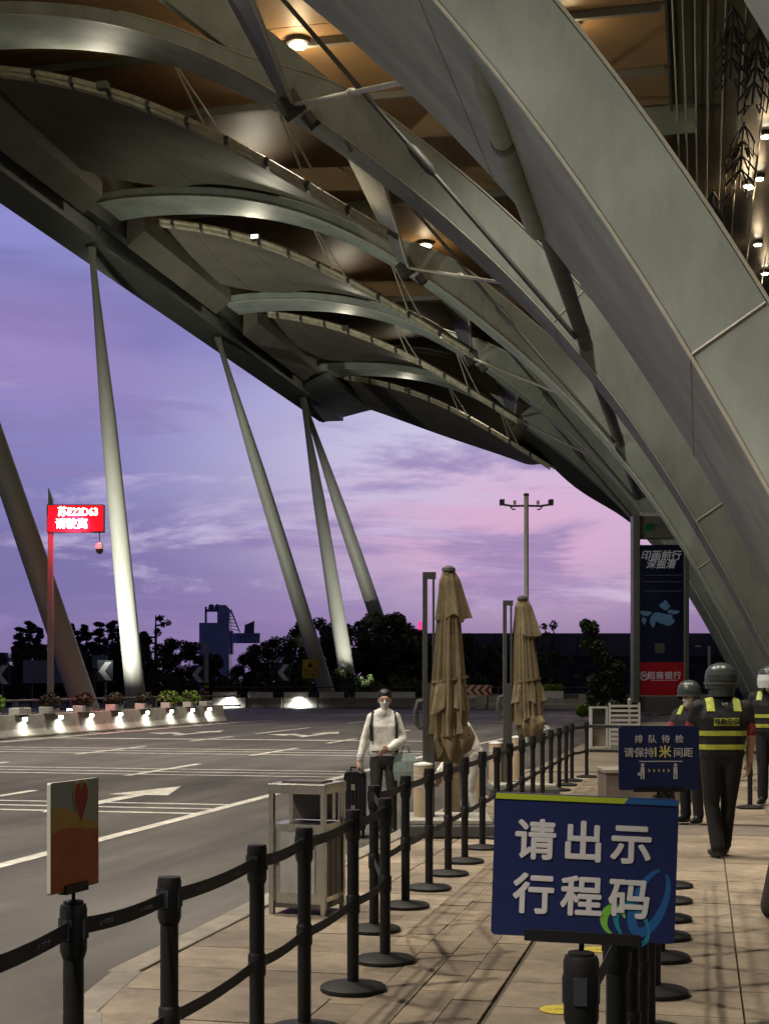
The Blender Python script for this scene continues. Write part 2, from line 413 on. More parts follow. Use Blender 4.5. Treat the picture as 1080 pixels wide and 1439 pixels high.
CZ = 19.9                       # ceiling height in modules
RIBS = [(-.4, 7.0), (16.0, 7.0), (32.4, 2.0), (45.9, 2.0), (59.3, 2.0), (73.2, 2.0)]
VS = list(np.linspace(-2.35, 21.25, 72))
def part(mb, name, m, parent=None, smooth=False):
    return mb.build(name, m, parent or canopy, smooth=smooth, world=True)
def rib_section(u0, w, v, t):
    nd = Nnorm(v); c = .035
    z = Nz(v)
    def P(u, k): return M(u, v+nd[0]*k, z+nd[1]*k)
    return [P(u0+c, 0), P(u0+w-c, 0), P(u0+w, c), P(u0+w, t-c), P(u0+w-c, t), P(u0+c, t), P(u0, t-c), P(u0, c)]
for ri, (u0, w) in enumerate(RIBS):
    mb = MB(); rings = []
    for v in VS:
        wv = w if w > 3 else 2.0 + .9*(1-smooth01((v-4)/9))
        t = 1.0 - .66*smooth01((v-8.2)/3.2)
        rings.append(rib_section(u0, wv, v, t))
    mb.loft(rings)
    rib = part(mb, 'rib', STEEL, smooth=True)
    # flange lips along the near edges
    for k in (0.0, 1.0):
        pts = []
        for v in VS[:50 if k else None]:
            t = 1.0 - .66*smooth01((v-8.2)/3.2); nd = Nnorm(v); kk = t*k
            pts.append(M(u0-.005, v+nd[0]*kk, Nz(v)+nd[1]*kk))
        part(MB().tube(pts, .022*1.6, 6), 'flange_lip', ROD if 0 < ri else STEEL, rib)
    # weld seams across the near face
    for v in (0.12, 3.3, 6.6):
        nd = Nnorm(v)
        part(MB().tube([M(u0-.004, v+nd[0]*.02, Nz(v)+nd[1]*.02), M(u0-.004, v+.05+nd[0]*.98, Nz(v)+.05+nd[1]*.98)], .028, 6), 'weld_seam', ROD, rib)
        ww = w if w > 3 else 2.0 + .9*(1-smooth01((v-4)/9))
        part(MB().tube([M(u0+.03, v, Nz(v)-.004), M(u0+ww-.03, v, Nz(v)-.004)], .02, 6), 'weld_seam', STEEL, rib)
    # straight upper limb that carries the roof
    if ri == 2:
        lim = MB(); rr = []
        for v, z in ((8.2, 14.32), (10.5, 16.35), (13.6, 18.9), (14.9, 19.97)):
            nx, nz_ = -.64, .768
            wv = 2.0 + .9*(1-smooth01((v-4)/9)) - .08
            wv = .7
            rr.append([M(u0+.04, v, z), M(u0+.04+wv, v, z), M(u0+.04+wv, v+nx*.9, z+nz_*.9), M(u0+.04, v+nx*.9, z+nz_*.9)])
        part(lim.loft(rr), 'upper_limb', STEEL, rib)
    # shoe where the rib meets the edge beam
    s = MB().tube([M(u0+1, 21.05, 17.0), M(u0+1, 21.05, 17.4), M(u0+1, 21.05, 17.65), M(u0+1, 21.05, 18.2)], [.3, .36, .62, .7], 20)
    part(s, 'rib_shoe', STEELD, rib, True)

# struts, brackets and cables between neighbouring ribs
for i in range(1, 5):
    up, wp = RIBS[i]; un = RIBS[i+1][0]
    wfar = wp if wp > 3 else 2.6
    a = M(un-.05, 9.4, Nz(9.4)-.05)
    b = M(up+wfar-.1, 4.8, Nz(4.8)+.05); c = M(up+wfar-.1, 7.8, Nz(7.8)+.1)
    s = MB().tube([a, b], .075, 10); part(s, 'strut', ROD, smooth=True)
    d = (b-a).normalized(); k = a + d*(b-a).length*.62
    part(MB().tube([k-d*.3, k-d*.2, k+d*.2, k+d*.3], [.08, .14, .14, .08], 10), 'strut_sleeve', ROD, smooth=True)
    part(MB().tube([a, c], .085, 10), 'strut', ROD, smooth=True)
    e = M(un-.02, 9.75, Nz(9.75)-.1); f = M(up+wfar-.1, 8.9, Nz(8.9)+.25)
    part(MB().add([a, c, f, e, a+W(.25,0,0), c+W(.25,0,0), f+W(.25,0,0), e+W(.25,0,0)], [(0,1,2,3),(4,5,6,7),(0,1,5,4),(1,2,6,5),(2,3,7,6),(3,0,4,7)]), 'gusset_plate', EDGE)
    br = MB()
    br.box(M(un-.12, 9.45, Nz(9.45)-.12), (.9, .5, .75), rot=Matrix.Rotation(R(-32), 3, 'Y'))
    br.box(M(un-.16, 8.95, Nz(8.95)-.18), (.45, .4, .5), rot=Matrix.Rotation(R(-38), 3, 'Y'))
    part(br, 'bracket', STEELD)
    # cable in front of the rib with its turnbuckle
    q = [M(un-1.9, 2.6, 8.95), M(un-1.9, 9.06, 16.8), M(un-1.9, 11.3, 19.5)]
    part(MB().tube(q, .085, 8), 'cable', STEELD, smooth=True)
    d = (q[1]-q[0]).normalized(); k = q[0] + d*(q[1]-q[0]).length*.52
    part(MB().tube([k-d*.75, k-d*.45, k+d*.45, k+d*.75], [.09, .19, .19, .09], 10), 'turnbuckle', STEELD, smooth=True)
PURL = mat('purlin_paint', (.17,.17,.15), .6, var=.3, vscale=1.5)
# purlin tube threaded under the ribs, in lengths between ribs
for i in range(1, 5):
    ua = RIBS[i][0]; ub = RIBS[i+1][0]
    z = Nz(2.55)
    wf = 7.0 if i == 1 else 2.9
    part(MB().tube([M(ua+wf-.1, 2.55, z+.38), M(ub+.1, 2.55, z+.38)], .25, 16), 'purlin', PURL, smooth=True)
    part(MB().tube([M(ub-1.4, 2.55, z+.38), M(ub-1.1, 2.55, z+.38)], .29, 16), 'purlin_collar', PURL, smooth=True)
    if i == 1:
        part(MB().tube([M(16.5, 2.55, z+.3), M(17.3, 2.55, z-.05), M(18, 2.55, z-.12), M(22.2, 2.55, z-.12), M(22.7, 2.55, z-.05), M(23.05, 2.55, z+.3)], .24, 16), 'purlin', STEEL, smooth=True)
        part(MB().tube([M(18.6, 2.55, z-.12), M(18.8, 2.55, z-.12)], .27, 16), 'purlin_collar', PURL, smooth=True)

# leaf-shaped soffits hung between the ribs, with tube lights along the near edge
TP = [(7.75,13.2),(8.05,13.38),(9.5,14.3),(11.1,15.42),(13,16.45),(14.6,17.3),(16.73,18.1),(19.07,18.7),(20.6,18.9)]
LP = [(7.75,13.2),(8.4,13.82),(10,14.45),(11.76,15.1),(14,16.0),(16,16.8),(19,17.88),(20.6,18.5)]
tcf = np.polyfit([p[0] for p in TP], [p[1] for p in TP], 4); lcf = np.polyfit([p[0] for p in LP], [p[1] for p in LP], 4)
Tz = lambda v: float(np.polyval(tcf, v)); Lz = lambda v: min(float(np.polyval(lcf, v)), Tz(v)+.02)
for ri in range(2, 6):
    u0, w = RIBS[ri]
    ua = u0 + 4.0; ub = u0 + 10.6
    soffit = None
    edges = np.linspace(7.75, 20.45, 8)
    for j in range(7):
        mb = MB(); rings = []
        for v in np.linspace(edges[j], edges[j+1]-.012, 6):
            if ri == 5:
                f = smooth01((v-7.7)/2.6); uf = ub; zf = Lz(v)
            else:                                   # the far side rides up over the next rib
                f = smooth01((v-7.6)/4.4); g_ = smooth01((20.8-v)/4.6)
                uf = u0 + 9.8 + 4.3*g_; zf = Lz(v) + (Nz(v)+.5-Lz(v))*g_
            ue = ua + .15 + (uf-ua-.15)*f
            ze = Tz(v) + (zf-Tz(v))*f
            um = (ua+ue)/2
            bel = (Tz(v)+ze)/2 - .12*f
            rings.append([M(ua, v, Tz(v)), M(um, v, bel), M(ue, v, ze), M(ue, v, ze+.14), M(um, v, bel+.2), M(ua, v, Tz(v)+.14)])
        p = part(mb.loft(rings), 'soffit_panel', SOFF, soffit, True)
        if soffit is None: soffit = p
    tv = np.linspace(8.0, 20.3, 12)
    for j in range(11):
        vv = np.linspace(tv[j], tv[j+1]-.13, 5)
        part(MB().tube([M(ua-.10, v, Tz(v)+.02) for v in vv], .125, 10), 'light_tube', TUBE, soffit, True)
        part(MB().loft([[M(ua-.10, v, Tz(v)-.16), M(ua+.06, v, Tz(v)-.20), M(ua+.06, v, Tz(v)-.10), M(ua-.10, v, Tz(v)-.07)] for v in vv]), 'tray_strip', TUBE, soffit)
        v = tv[j+1]-.065
        part(MB().box(M(ua-.08, v, Tz(v)), (.2, .26, .3)), 'tube_joint', STEELD, soffit)
    for v in (10.2, 13.0):
        part(MB().tube([M(ua-.1, v, Tz(v)+.05), M(u0+2.0, v+.35, Nz(v+.35)+.35)], .05, 6), 'hanger', ROD, soffit)
        part(MB().tube([M(ua-.1, v-.5, Tz(v-.5)+.05), M(u0+2.0, v+.35, Nz(v+.35)+.35)], .04, 6), 'hanger', ROD, soffit)

# edge beam, roof deck and ceiling
def extr(poly, u0, u1, name, m, taper=0.0):
    mb = MB(); mb.loft([[M(u0, v, z) for v, z in poly], [M(u1+taper*(21.8-v), v, z) for v, z in poly]])
    return part(mb, name, m)
extr([(21.8,16.9),(20.78,17.2),(20.78,18.7),(21.9,18.7)], -8, 80.5, 'edge_beam', EDGE, 1.6)
extr([(20.7,17.75),(20.35,17.72),(20.35,18.6),(20.7,18.6)], -8, 73, 'edge_gutter', STEELD)
for k in range(6):
    ua_ = -8 if k == 0 else RIBS[k-1][0]+2.4 if k != 1 and k != 2 else RIBS[k-1][0]+7.2
    ub_ = RIBS[k][0]-1.3
    extr([(20.3,17.42),(19.62,17.95),(19.62,18.62),(20.3,18.62)], ua_, ub_, 'inner_edge_beam', SOFF)
extr([(21.6,18.71),(20.3,18.71),(20.3,CZ+.3),(21.6,CZ+.3)], -8, 83, 'fascia', EDGE)
for k in range(6):                                   # ceiling in wide bays with a shadow gap
    extr([(20.28,CZ),(.95,CZ),(.95,CZ+.12),(20.28,CZ+.12)], -8+15.4*k, -8+15.4*(k+1)-.04, 'ceiling_bay', CEIL)
extr([(22,CZ+.32),(-24,CZ+.32),(-24,CZ+.6),(22,CZ+.6)], -8, 84, 'roof_deck', EDGE)
extr([(.93,CZ-.05),(-24,CZ-.05),(-24,CZ+.1),(.93,CZ+.1)], -8, 84, 'dark_ceiling', CEILD)
pe = [M(73.6, 21.75, 16.93), M(81, 21.75, 16.93), M(84, 20.0, 18.05), M(84, 19.5, 18.15), M(73.6, 19.5, 17.95)]
part(MB().loft([pe, [p + Vector((0, 0, .5)) for p in pe]]), 'edge_end_panel', EDGE)
# terminal wall on the far right, glazed in tall bays
tw = part(MB().box(M(38, -24.2, 9.8), (.4, 147, 31.5)), 'terminal_wall', EDGE)
for k in range(24): part(MB().box(M(-6+3.8*k, -24.0, 9.5), (.16, 5.6, 28)), 'window_bay', GLASSD, tw)
extr([(.96,CZ-.3),(.88,CZ-.3),(.88,CZ+.1),(.96,CZ+.1)], -8, 45.7, 'ceiling_trim', STEELD)
part(MB().box((M(46, 1.2, CZ-.45)), (3.2, .5, 1.3)), 'cross_beam', STEEL)
for uu in (12, 26, 30, 39, 43, 52.5, 66):            # purlins under the brown ceiling
    part(MB().box(M(uu, 10.6, CZ-.12), (30.5, .22, .34)), 'ceiling_purlin', EDGE)
# end gable behind the last rib
mb = MB(); ug = RIBS[-1][0]+2.3
lo = [M(ug, v+Nnorm(v)[0]*.4, Nz(v)+Nnorm(v)[1]*.4) for v in np.linspace(-2.2, 19, 30)]
hi = [Vector((p.x, p.y, M(0, 0, CZ).z)) for p in lo]
k = len(lo); off = W(.25, 0, 0)
mb.loft([[lo[i], hi[i], hi[i]+off, lo[i]+off] for i in range(k)])
part(mb, 'end_gable', EDGE)
ub = RIBS[-1][0]+10.6
mb = MB(); mb.loft([[M(ub-.1, v, Lz(v)+.1), M(ub+.2, v, Lz(v)+.1), M(ub+.2, v, CZ+.3), M(ub-.1, v, CZ+.3)] for v in np.linspace(10.3, 20.6, 14)])
part(mb, 'end_fascia', STEELD)
mb = MB(); u5 = RIBS[-1][0]; rings = []
for v in np.linspace(2.6, 10.4, 22):
    f = smooth01((v-7.7)/2.6); g_ = smooth01((v-2.6)/5.0)
    zl = (Nz(v) - .02)*(1-g_) + (Lz(max(v, 7.75)) if v >= 7.75 else Tz(7.75)-(7.75-v)*1.02)*g_
    ul = u5+2.9 + (1.3 + 6.4*f)*g_
    rings.append([M(u5+2.6, v, Nz(v)+.02), M(ul, v, zl), M(ul+.2, v, zl+.5), M(u5+2.8, v, Nz(v)+.8)])
part(mb.loft(rings), 'end_fairing', STEELD, smooth=True)
mb = MB(); mb.loft([[M(75.6 + (8.2 if v > 10.2 else 8.2*smooth01((v-7.7)/2.5)), v, max(Nz(v)+.3, 0)), M(75.8 + (8.2 if v > 10.2 else 8.2*smooth01((v-7.7)/2.5)), v, Nz(v)+.3), M(75.8 + (8.2 if v > 10.2 else 8.2*smooth01((v-7.7)/2.5)), v, CZ), M(75.6 + (8.2 if v > 10.2 else 8.2*smooth01((v-7.7)/2.5)), v, CZ)] for v in np.linspace(2.6, 10.4, 16)])
part(mb, 'end_screen', STEELD)
# rods and leaf ornaments under the dark ceiling by the terminal
for v in (.74, .48, .17, -.18, -.62, -1.15, -1.85, -2.6):
    part(MB().tube([M(12, v, CZ-.55), M(80, v, CZ-.55)], .042, 6), 'ceiling_rod', ROD)
LEAF = mat('leaf_ornament_metal', (.035,.036,.032), .4)
def leaf_ornament(u, v, L, wd):
    mb = MB(); z = CZ-.75
    mb.tube([M(u, v, z), M(u+L, v, z)], .06, 6)
    for k in range(4):
        a = u + L*(.02+.22*k)
        for s in (-1, 1):
            for sh in (.55, 1.0):
                ww = wd*sh*(.75+.25*(k > 0))
                mb.tube([M(a, v, z), M(a+L*.10, v+s*ww*.55, z-.05), M(a+L*.22, v+s*ww, z-.1), M(a+L*.42, v+s*ww*.95, z-.12), M(a+L*.30, v+s*ww*.45, z-.08)], .045, 6)
    part(mb, 'leaf_ornament', LEAF)
for a in ((38, -.8, 4.5, .45), (39.5, -1.5, 5.0, .45), (46, -1.3, 6.0, .5), (52, -.4, 6, .4)):
    leaf_ornament(*a)

# ceiling downlights: some in view, the out-of-view ones added as fill light
def downlight(p, r, e, energy, cone=150, glow_e=0.0):
    t = part(MB().lathe([(r*1.35, .0), (r*1.35, -.22), (r*1.05, -.25)], p, 16), 'downlight', STEELD)
    part(MB().lathe([(r, -.26), (r*.9, -.30)], p, 16), 'lens', LAMPW, t)
    lo = p - Vector((0, 0, .5))
    if energy: lamp('downlight_beam', 'SPOT', lo, energy, (1, .91, .76), canopy, lo - Vector((0, 0, 5)), .8, cone, .6)
    if glow_e: lamp('downlight_spill', 'POINT', lo - Vector((0, 0, .5)), glow_e, (1, .74, .42), canopy, None, .3)
ZL = M(0, 0, CZ).z
d1 = at(419, 56, 2000*(ZL-EYE)/904); d2 = at(600, 340, 2000*(ZL-EYE)/620)
step = d2.y - d1.y
for k, e, gl in ((-2, 30000, 150), (-1, 34000, 250), (0, 30000, 280), (1, 2500, 110), (2, 2500, 80)):
    yk = {-2: 1.6*11.2, -1: 1.6*26.8}.get(k, d1.y+step*k)  # the two nearest stand out of view, added to light the road
    downlight(Vector((d1.x, yk, ZL)), .42, 1, e, 95 if k == -2 else 72, gl)
for uu, e in ((-6.0, 52000), (8.3, 17000), (27.5, 10000), (39.5, 8000)):
    downlight(M(uu, 3.6, CZ), .42, 1, e, 88 if uu > 5 else 125, 120)  # unseen fill lamps, added to light paving, signs and rib faces
downlight(M(-4.5, 14, CZ), .42, 1, 62000, 125, 120)  # unseen lamp added to brighten the near paving from the left
for px_, py_ in ((1075, 186), (1052, 258), (1066, 246), (1064, 339), (1074, 380), (1050, 256)):
    p = at(px_, py_, 2000*(ZL-EYE-.1)/(960-py_))
    downlight(Vector((p.x, p.y, ZL-.08)), .24, 1, 0, 150, 45)
downlight(M(8.3, -4.5, CZ-.05), .42, 1, 16000, 62, 120)  # one more fill lamp added out of view

# flood fittings that wash the undersides of the ribs near the edge
for ri in range(2, 6):
    u0, w = RIBS[ri]
    p = M(u0+3.55, 15.8, Tz(15.8)-.02)
    f = part(MB().box(p, (.5, .35, .3)), 'flood_fitting', STEELD)
    if ri == 3: part(MB().box(p + Vector((0, -.19, .05)), (.42, .03, .2)), 'flood_lens', mat('flood_lens', (.9,.9,.8), .4, emit=(1, .93, .72), estr=5), f)
    tgt = M(u0+.9, 16.2, Nz(16.2))
    lamp('flood_beam', 'SPOT', p + Vector((0, -.5, .12)), 1100 if ri == 2 else 900 if ri == 3 else 500, (1, .92, .70), canopy, tgt, .5, 140, 1.0)

# inclined columns
def column(top, foot, rt, rb, label, bright):
    pts = [top + (foot-top)*t for t in (0, .03, .1, .35, .7, 1.0)]
    rs = [rt*1.1, rt*.8, rt*.95, rt+(rb-rt)*.62, rt+(rb-rt)*.9, rb]
    c = part(MB().tube(pts, rs, 24), 'column', COLM, smooth=True)
    c['label'] = label
    d = (foot-top).normalized()
    part(MB().tube([foot-d*.12, foot+d*.1], rb*1.25, 24), 'column_plinth', CONC, c)
    return c
def col_px(ri, top_px, foot_px, Yf, rt, rb, label, bright):
    top = M(RIBS[ri][0]+1.0, 21.05, 17.05)
    X = (foot_px[0]-540)/2000*Yf
    # follow the visible slope down to the ground
    k = (foot_px[0]-top_px[0])/(foot_px[1]-top_px[1])
    yg = 960 + 2000*(EYE+.45)/Yf
    xg = foot_px[0] + k*(yg-foot_px[1])
    foot = cam2w((xg-540)/2000*Yf, Yf, -.45)
    column(top, foot, rt, rb, label, bright)
    return foot
f0 = col_px(2, (-183, 113), (116, 982), 66, .24, .60, 'shaded inclined column leaning in from the left edge', False)
f1 = col_px(3, (125, 345), (190, 975), 86, .23, .60, 'brightly lit inclined column nearest the red display', True)
f2 = col_px(4, (308, 465), (457, 965), 106, .23, .60, 'shaded inclined column leaning right in the middle', False)
f3 = col_px(5, (430, 552), (490, 962), 113, .26, .66, 'brightly lit inclined column in front of the dark trees', True)
f4 = col_px(5, (437, 572), (530, 862), 131, .26, .72, 'dark inclined column farthest away, its foot behind trees', False)
for f, e in ((f1, 13000), (f3, 11000)):
    p = f + cam2w(-1.6 if e == 13000 else 2.2, -9.0, .75)
    lt = thing('floodlight', 'small black ground floodlight aimed at the lit column nearest the red display' if e == 13000 else 'small black ground floodlight aimed at the lit column before the dark trees', 'floodlight', Vector((p.x, p.y, -.45)), group='column floodlights')
    MB().box((0, 0, .35), (.08, .08, .7)).build('post', STEELD, lt)
    h = MB().box((0, 0, .8), (.5, .3, .35)).build('head', STEELD, lt)
    MB().box((0, .16, .82), (.42, .02, .27)).build('lens', LAMPM, lt)
    lamp('floodlight_beam', 'SPOT', p + Vector((0, .3, .5)), e, (1, .98, .86), None, f + (M(RIBS[3][0]+1, 21.05, 17.05)-f1)*.30 if e == 13000 else f + (M(RIBS[5][0]+1, 21.05, 17.05)-f3)*.3, .2, 80 if e == 13000 else 40, .8).parent = None

# unseen wide ground floods, added by the left roadside to brighten the arches
for i, (p, tg, e) in enumerate(((W(14, 31, -.3), M(26, 5, 12), 3000), (W(66, 31, -.3), M(52, 8, 14), 8500))):
    lt = thing('floodlight', ('added wide ground floodlight washing the arches from outside the left edge', 'added wide ground floodlight washing the arches behind the barrier row')[i], 'floodlight', p)
    MB().box((0, 0, .15), (.1, .1, .3)).build('post', STEELD, lt)
    MB().box((0, 0, .45), (.4, .6, .4)).build('head', STEELD, lt)
    MB().box((.21, 0, .46), (.02, .5, .3)).build('lens', LAMPM, lt)
    lamp('floodlight_beam', 'SPOT', p + Vector((.5, 0, 1.3)), e, (1, 1, .80), None, tg, .4, 105, .7)

# ================================================================== queue posts and belts
BELTW = mat('belt_print', (.10,.11,.14), .7)
def make_post():
    t = thing('stanchion', 'x', 'stanchion', (0, 0, 0))
    MB().lathe([(.168, 0), (.172, .006), (.172, .022), (.160, .030), (.06, .045), (.034, .05)], n=28).build('base', RUBBER, t, smooth=True)
    MB().lathe([(.031, .045), (.031, .80)], n=18).build('pole', BLACK, t, smooth=True)
    h = MB().lathe([(.033, .78), (.040, .80), (.041, .90), (.041, .925), (.037, .94), (.0, .942)], n=20).build('belt_head', BLACK, t, smooth=True)
    for a in range(4):
        MB().box((.0395*math.cos(a*PI/2), .0395*math.sin(a*PI/2), .868), (.006, .03, .06), rz=a*PI/2).build('belt_slot', BLACKR, h)
    MB().lathe([(.032, .40), (.037, .41), (.037, .49), (.032, .50)], n=18).build('lower_head', BLACK, t, smooth=True)
    return t
post0 = make_post(); first = [True]
def post(u, v, label, group='black queue posts'):
    if first[0]: o = post0; first[0] = False
    else: o = copy_tree(post0)
    o.location = W(u, v, 0); o.rotation_euler = (0, 0, random.uniform(-.1, .1)); WLOC[o] = W(u, v, 0)
    o['label'] = label; o['group'] = group
    return o
NTH = ['first','second','third','fourth','fifth','sixth','seventh','eighth','ninth','tenth','eleventh','twelfth','thirteenth','fourteenth','fifteenth','sixteenth','seventeenth']
def belt(a, b, label, sag=.012, printed=False):
    a, b = Vector(a), Vector(b); d = (b-a); L = d.length; d = d.normalized(); n = d.cross(Vector((0, 0, 1)))*.0012
    t = None
    for zi, (z, h) in enumerate(((.868, .05), (.452, .046))):
        mb = MB(); rings = []
        for k in range(9):
            f = k/8; p = a + d*(.045 + (L-.09)*f); zz = z - sag*4*f*(1-f)
            tw = n*math.sin(f*PI)*2
            rings.append([Vector((p.x, p.y, zz-h/2))+n, Vector((p.x, p.y, zz+h/2))+n+tw, Vector((p.x, p.y, zz+h/2))-n+tw, Vector((p.x, p.y, zz-h/2))-n])
        mb.loft(rings)
        if t is None:
            t = thing('queue_belt', label, 'belt', Vector((a.x, a.y, 0)) + d*.05, group='belts between queue posts')
        bo = mb.build('upper_belt' if zi == 0 else 'lower_belt', BLACKR, t, world=True)
        if printed and zi == 0:
            ang = math.atan2(d.y, d.x)
            for f in (.3, .72):
                p = a + d*(L*f) - WLOC[t]; p.z = z - sag*4*f*(1-f)
                nn = d.cross(Vector((0, 0, 1)))
                off = nn*(.006 if nn.dot(-a) > 0 else -.006)
                sg = 1 if nn.dot(-a) > 0 else -1
                m4 = Matrix.Translation(p+off) @ Matrix.Rotation(ang if sg > 0 else ang+PI, 4, 'Z') @ FRONT
                text('belt_print', '▲ 中国民航', .017, BELTW, t, m4, extrude=.0003)
    return t
rowB = [(3.15, 1.80), (3.95, 1.83), (4.58, 1.77), (5.56, 1.77), (6.27, 1.77), (7.2, 1.77), (7.97, 1.77)]
rowA = [(u, 2.06) for u in (8.95, 9.95, 10.85, 11.7, 12.55, 13.6, 14.6, 15.6, 16.7, 17.8, 18.9, 20.0, 21.2, 22.3, 23.3)] + [(24.3, 1.9)]
rowC = [(u, .235) for u in (3.27, 4.1, 4.85, 5.7, 6.6, 7.45, 8.4, 9.1, 9.8, 10.6, 11.4)]
rowC[0] = (3.27, .268)
PB = [post(u, v, 'black queue post in the near left row, %s from the camera' % NTH[i]) for i, (u, v) in enumerate(rowB)]
PB[1]['label'] = 'near black queue post carrying the heart placard'
PB[5]['label'] = 'near black queue post standing in front of the black suitcase'
PA = [post(u, v, 'black queue post in the long row towards the arches, %s along' % NTH[i]) for i, (u, v) in enumerate(rowA)]
PA[-1]['label'] = 'black queue post at the far end of the long row, below the topiary'
PC = [post(u, v, 'black queue post in the right row behind the blue signs, %s along' % NTH[i]) for i, (u, v) in enumerate(rowC)]
PC[0]['label'] = 'black queue post holding up the large blue sign'; PC[5]['label'] = 'black queue post holding up the small distant blue sign'
PC[0].scale = (1, 1, 1.04)
gp = gnd(1053, 1136); px1 = post(gp.y, -gp.x, 'lone black queue post beside the standing guard\'s leg')
for i in range(len(rowB)-1): belt(W(*rowB[i], 0), W(*rowB[i+1], 0), 'double black belt of the near left row, %s span from the camera' % NTH[i], printed=i < 4)
belt(W(*rowB[-1], 0), W(*rowA[0], 0), 'double black belt joining the near row to the long row')
for i in range(len(rowA)-1): belt(W(*rowA[i], 0), W(*rowA[i+1], 0), 'double black belt of the long row towards the arches, %s span' % NTH[i])
for i in range(len(rowC)-1): belt(W(*rowC[i], 0), W(*rowC[i+1], 0), 'double black belt of the right row behind the blue signs, %s span' % NTH[i])
endp = W(24.6, -2.0, 0); post(24.6, -2.0, 'black queue post behind the guards closing the queue')
belt(W(*rowA[-1], 0), endp, 'double black belt crossing the far end of the queue')

# ================================================================== signs on posts
NAVY = mat('sign_navy', (.010,.016,.075), .35, var=.15, vscale=12)
SWHITE = mat('sign_white', (.46,.44,.45), .5)
LIME = mat('sign_lime', (.30,.36,.02), .5); SBLUE = mat('sign_blue', (.012,.075,.23), .45)
SGREEN = mat('sign_green', (.13,.34,.04), .5); STEAL = mat('sign_teal', (.01,.15,.22), .5); SGOLD = mat('sign_gold', (.62,.55,.18), .5)
def ribbon(pts, ws, y, h=.0008):
    mb = MB(); L = []; Rr = []
    for i, p in enumerate(pts):
        a = pts[max(0, i-1)]; b = pts[min(len(pts)-1, i+1)]
        d = Vector((b[0]-a[0], b[1]-a[1])).normalized(); n = Vector((-d.y, d.x))*ws[i]/2
        L.append((p[0]+n.x, y, p[1]+n.y)); Rr.append((p[0]-n.x, y, p[1]-n.y))
    k = len(pts); return mb.add(L+Rr, [(i, i+1, k+i+1, k+i) for i in range(k-1)])
def arcp(cx, cz, rx, rz, a0, a1, n=18, tilt=0.0):
    o = []
    for i in range(n):
        a = R(a0+(a1-a0)*i/(n-1)); x, z = rx*math.cos(a), rz*math.sin(a)
        o.append((cx + x*math.cos(tilt)-z*math.sin(tilt), cz + x*math.sin(tilt)+z*math.cos(tilt)))
    return o
def rrect(w, h, r, n=5):
    P = []
    for cx, cz, a0 in ((w/2-r, h/2-r, 0), (-w/2+r, h/2-r, 90), (-w/2+r, -h/2+r, 180), (w/2-r, -h/2+r, 270)):
        for k in range(n): a = R(a0+90*k/(n-1)); P.append((cx+r*math.cos(a), cz+r*math.sin(a)))
    return P
def panel(w, h, t, r, zc, y=0.0):
    mb = MB(); P = rrect(w, h, r)
    mb.loft([[Vector((x, y-t/2, zc+z)) for x, z in P], [Vector((x, y+t/2, zc+z)) for x, z in P]]); return mb
def sign_stand(t, w, zc, h, zp=.942):
    MB().lathe([(.006, 0), (.006, zc-h/2-.008)], n=10).build('stem', BLACK, t)
    MB().box((0, 0, zc-h/2+.004), (w*.62, .03, .026)).build('clamp', BLACK, t)
    MB().lathe([(.030, 0), (.030, .008), (.008, .012)], n=14).build('socket', BLACK, t)
# large sign
lp = W(3.27, .268, .978); yaw = TH + R(-7)
s1 = thing('queue_sign', 'large navy sign with white Chinese writing asking for the travel code', 'sign', lp, yaw)
s1.rotation_euler = (0, R(1.9), yaw); bz = .202
sign_stand(s1, .42, bz, .327)
panel(.414, .327, .014, .010, bz).build('board', NAVY, s1)
top = MB(); top.add([(-.205, -.0085, bz+.162), (.094, -.0085, bz+.162), (.085, -.0085, bz+.149), (-.206, -.0085, bz+.149)], [(0,1,2,3)]); top.build('lime_stripe', LIME, s1)
top = MB(); top.add([(.094, -.0085, bz+.162), (.203, -.0085, bz+.162), (.206, -.0085, bz+.149), (.085, -.0085, bz+.149)], [(0,1,2,3)]); top.build('blue_stripe', SBLUE, s1)
ribbon(arcp(.150, bz-.07, .032, .075, 100, 430, 26, -.35), [.006+.016*abs(math.sin(i/25*PI)) for i in range(26)], -.0073).build('logo_loop', SBLUE, s1)
ribbon(arcp(.112, bz-.125, .032, .048, 200, -150, 26, .55), [.004+.012*abs(math.sin(i/25*PI*1.5)) for i in range(26)], -.0075).build('logo_loop', STEAL, s1)
ribbon(arcp(.072, bz-.118, .024, .03, 250, 10, 18, .1), [.004+.015*math.sin(i/17*PI) for i in range(18)], -.0077).build('logo_loop', SGREEN, s1)
for line, zc in (('请出示', bz+.052), ('行程码', bz-.072)):
    for ch, x in zip(line, (-.112, -.004, .104)):
        text('character', ch, .096, SWHITE, s1, Matrix.Translation((x, -.0081, zc)) @ FRONT, bold=.0026, extrude=.0002)
# small sign
s2 = thing('queue_sign', 'small navy sign asking people to queue one metre apart, behind the large sign', 'sign', W(7.45, .215, 1.015), TH + R(2))
sign_stand(s2, .42, .2, .33)
MB().lathe([(.008, -.075), (.008, .002)], n=10).build('lower_stem', BLACK, s2)
panel(.415, .33, .014, .014, .2).build('board', NAVY, s2)
for ch, x in zip('排队待检', (-.105, -.035, .035, .105)): text('character', ch, .044, SWHITE, s2, Matrix.Translation((x, -.0085, .295)) @ FRONT, bold=.0008)
text('character', '请保持', .052, SWHITE, s2, Matrix.Translation((-.103, -.0085, .225)) @ FRONT, bold=.0008)
text('character', '1米', .066, SGOLD, s2, Matrix.Translation((.015, -.0085, .228)) @ FRONT, bold=.0012)
text('character', '间距', .052, SWHITE, s2, Matrix.Translation((.125, -.0085, .225)) @ FRONT, bold=.0008)
MB().box((.01, -.0078, .183), (.225, .001, .005)).build('rule_line', SWHITE, s2)
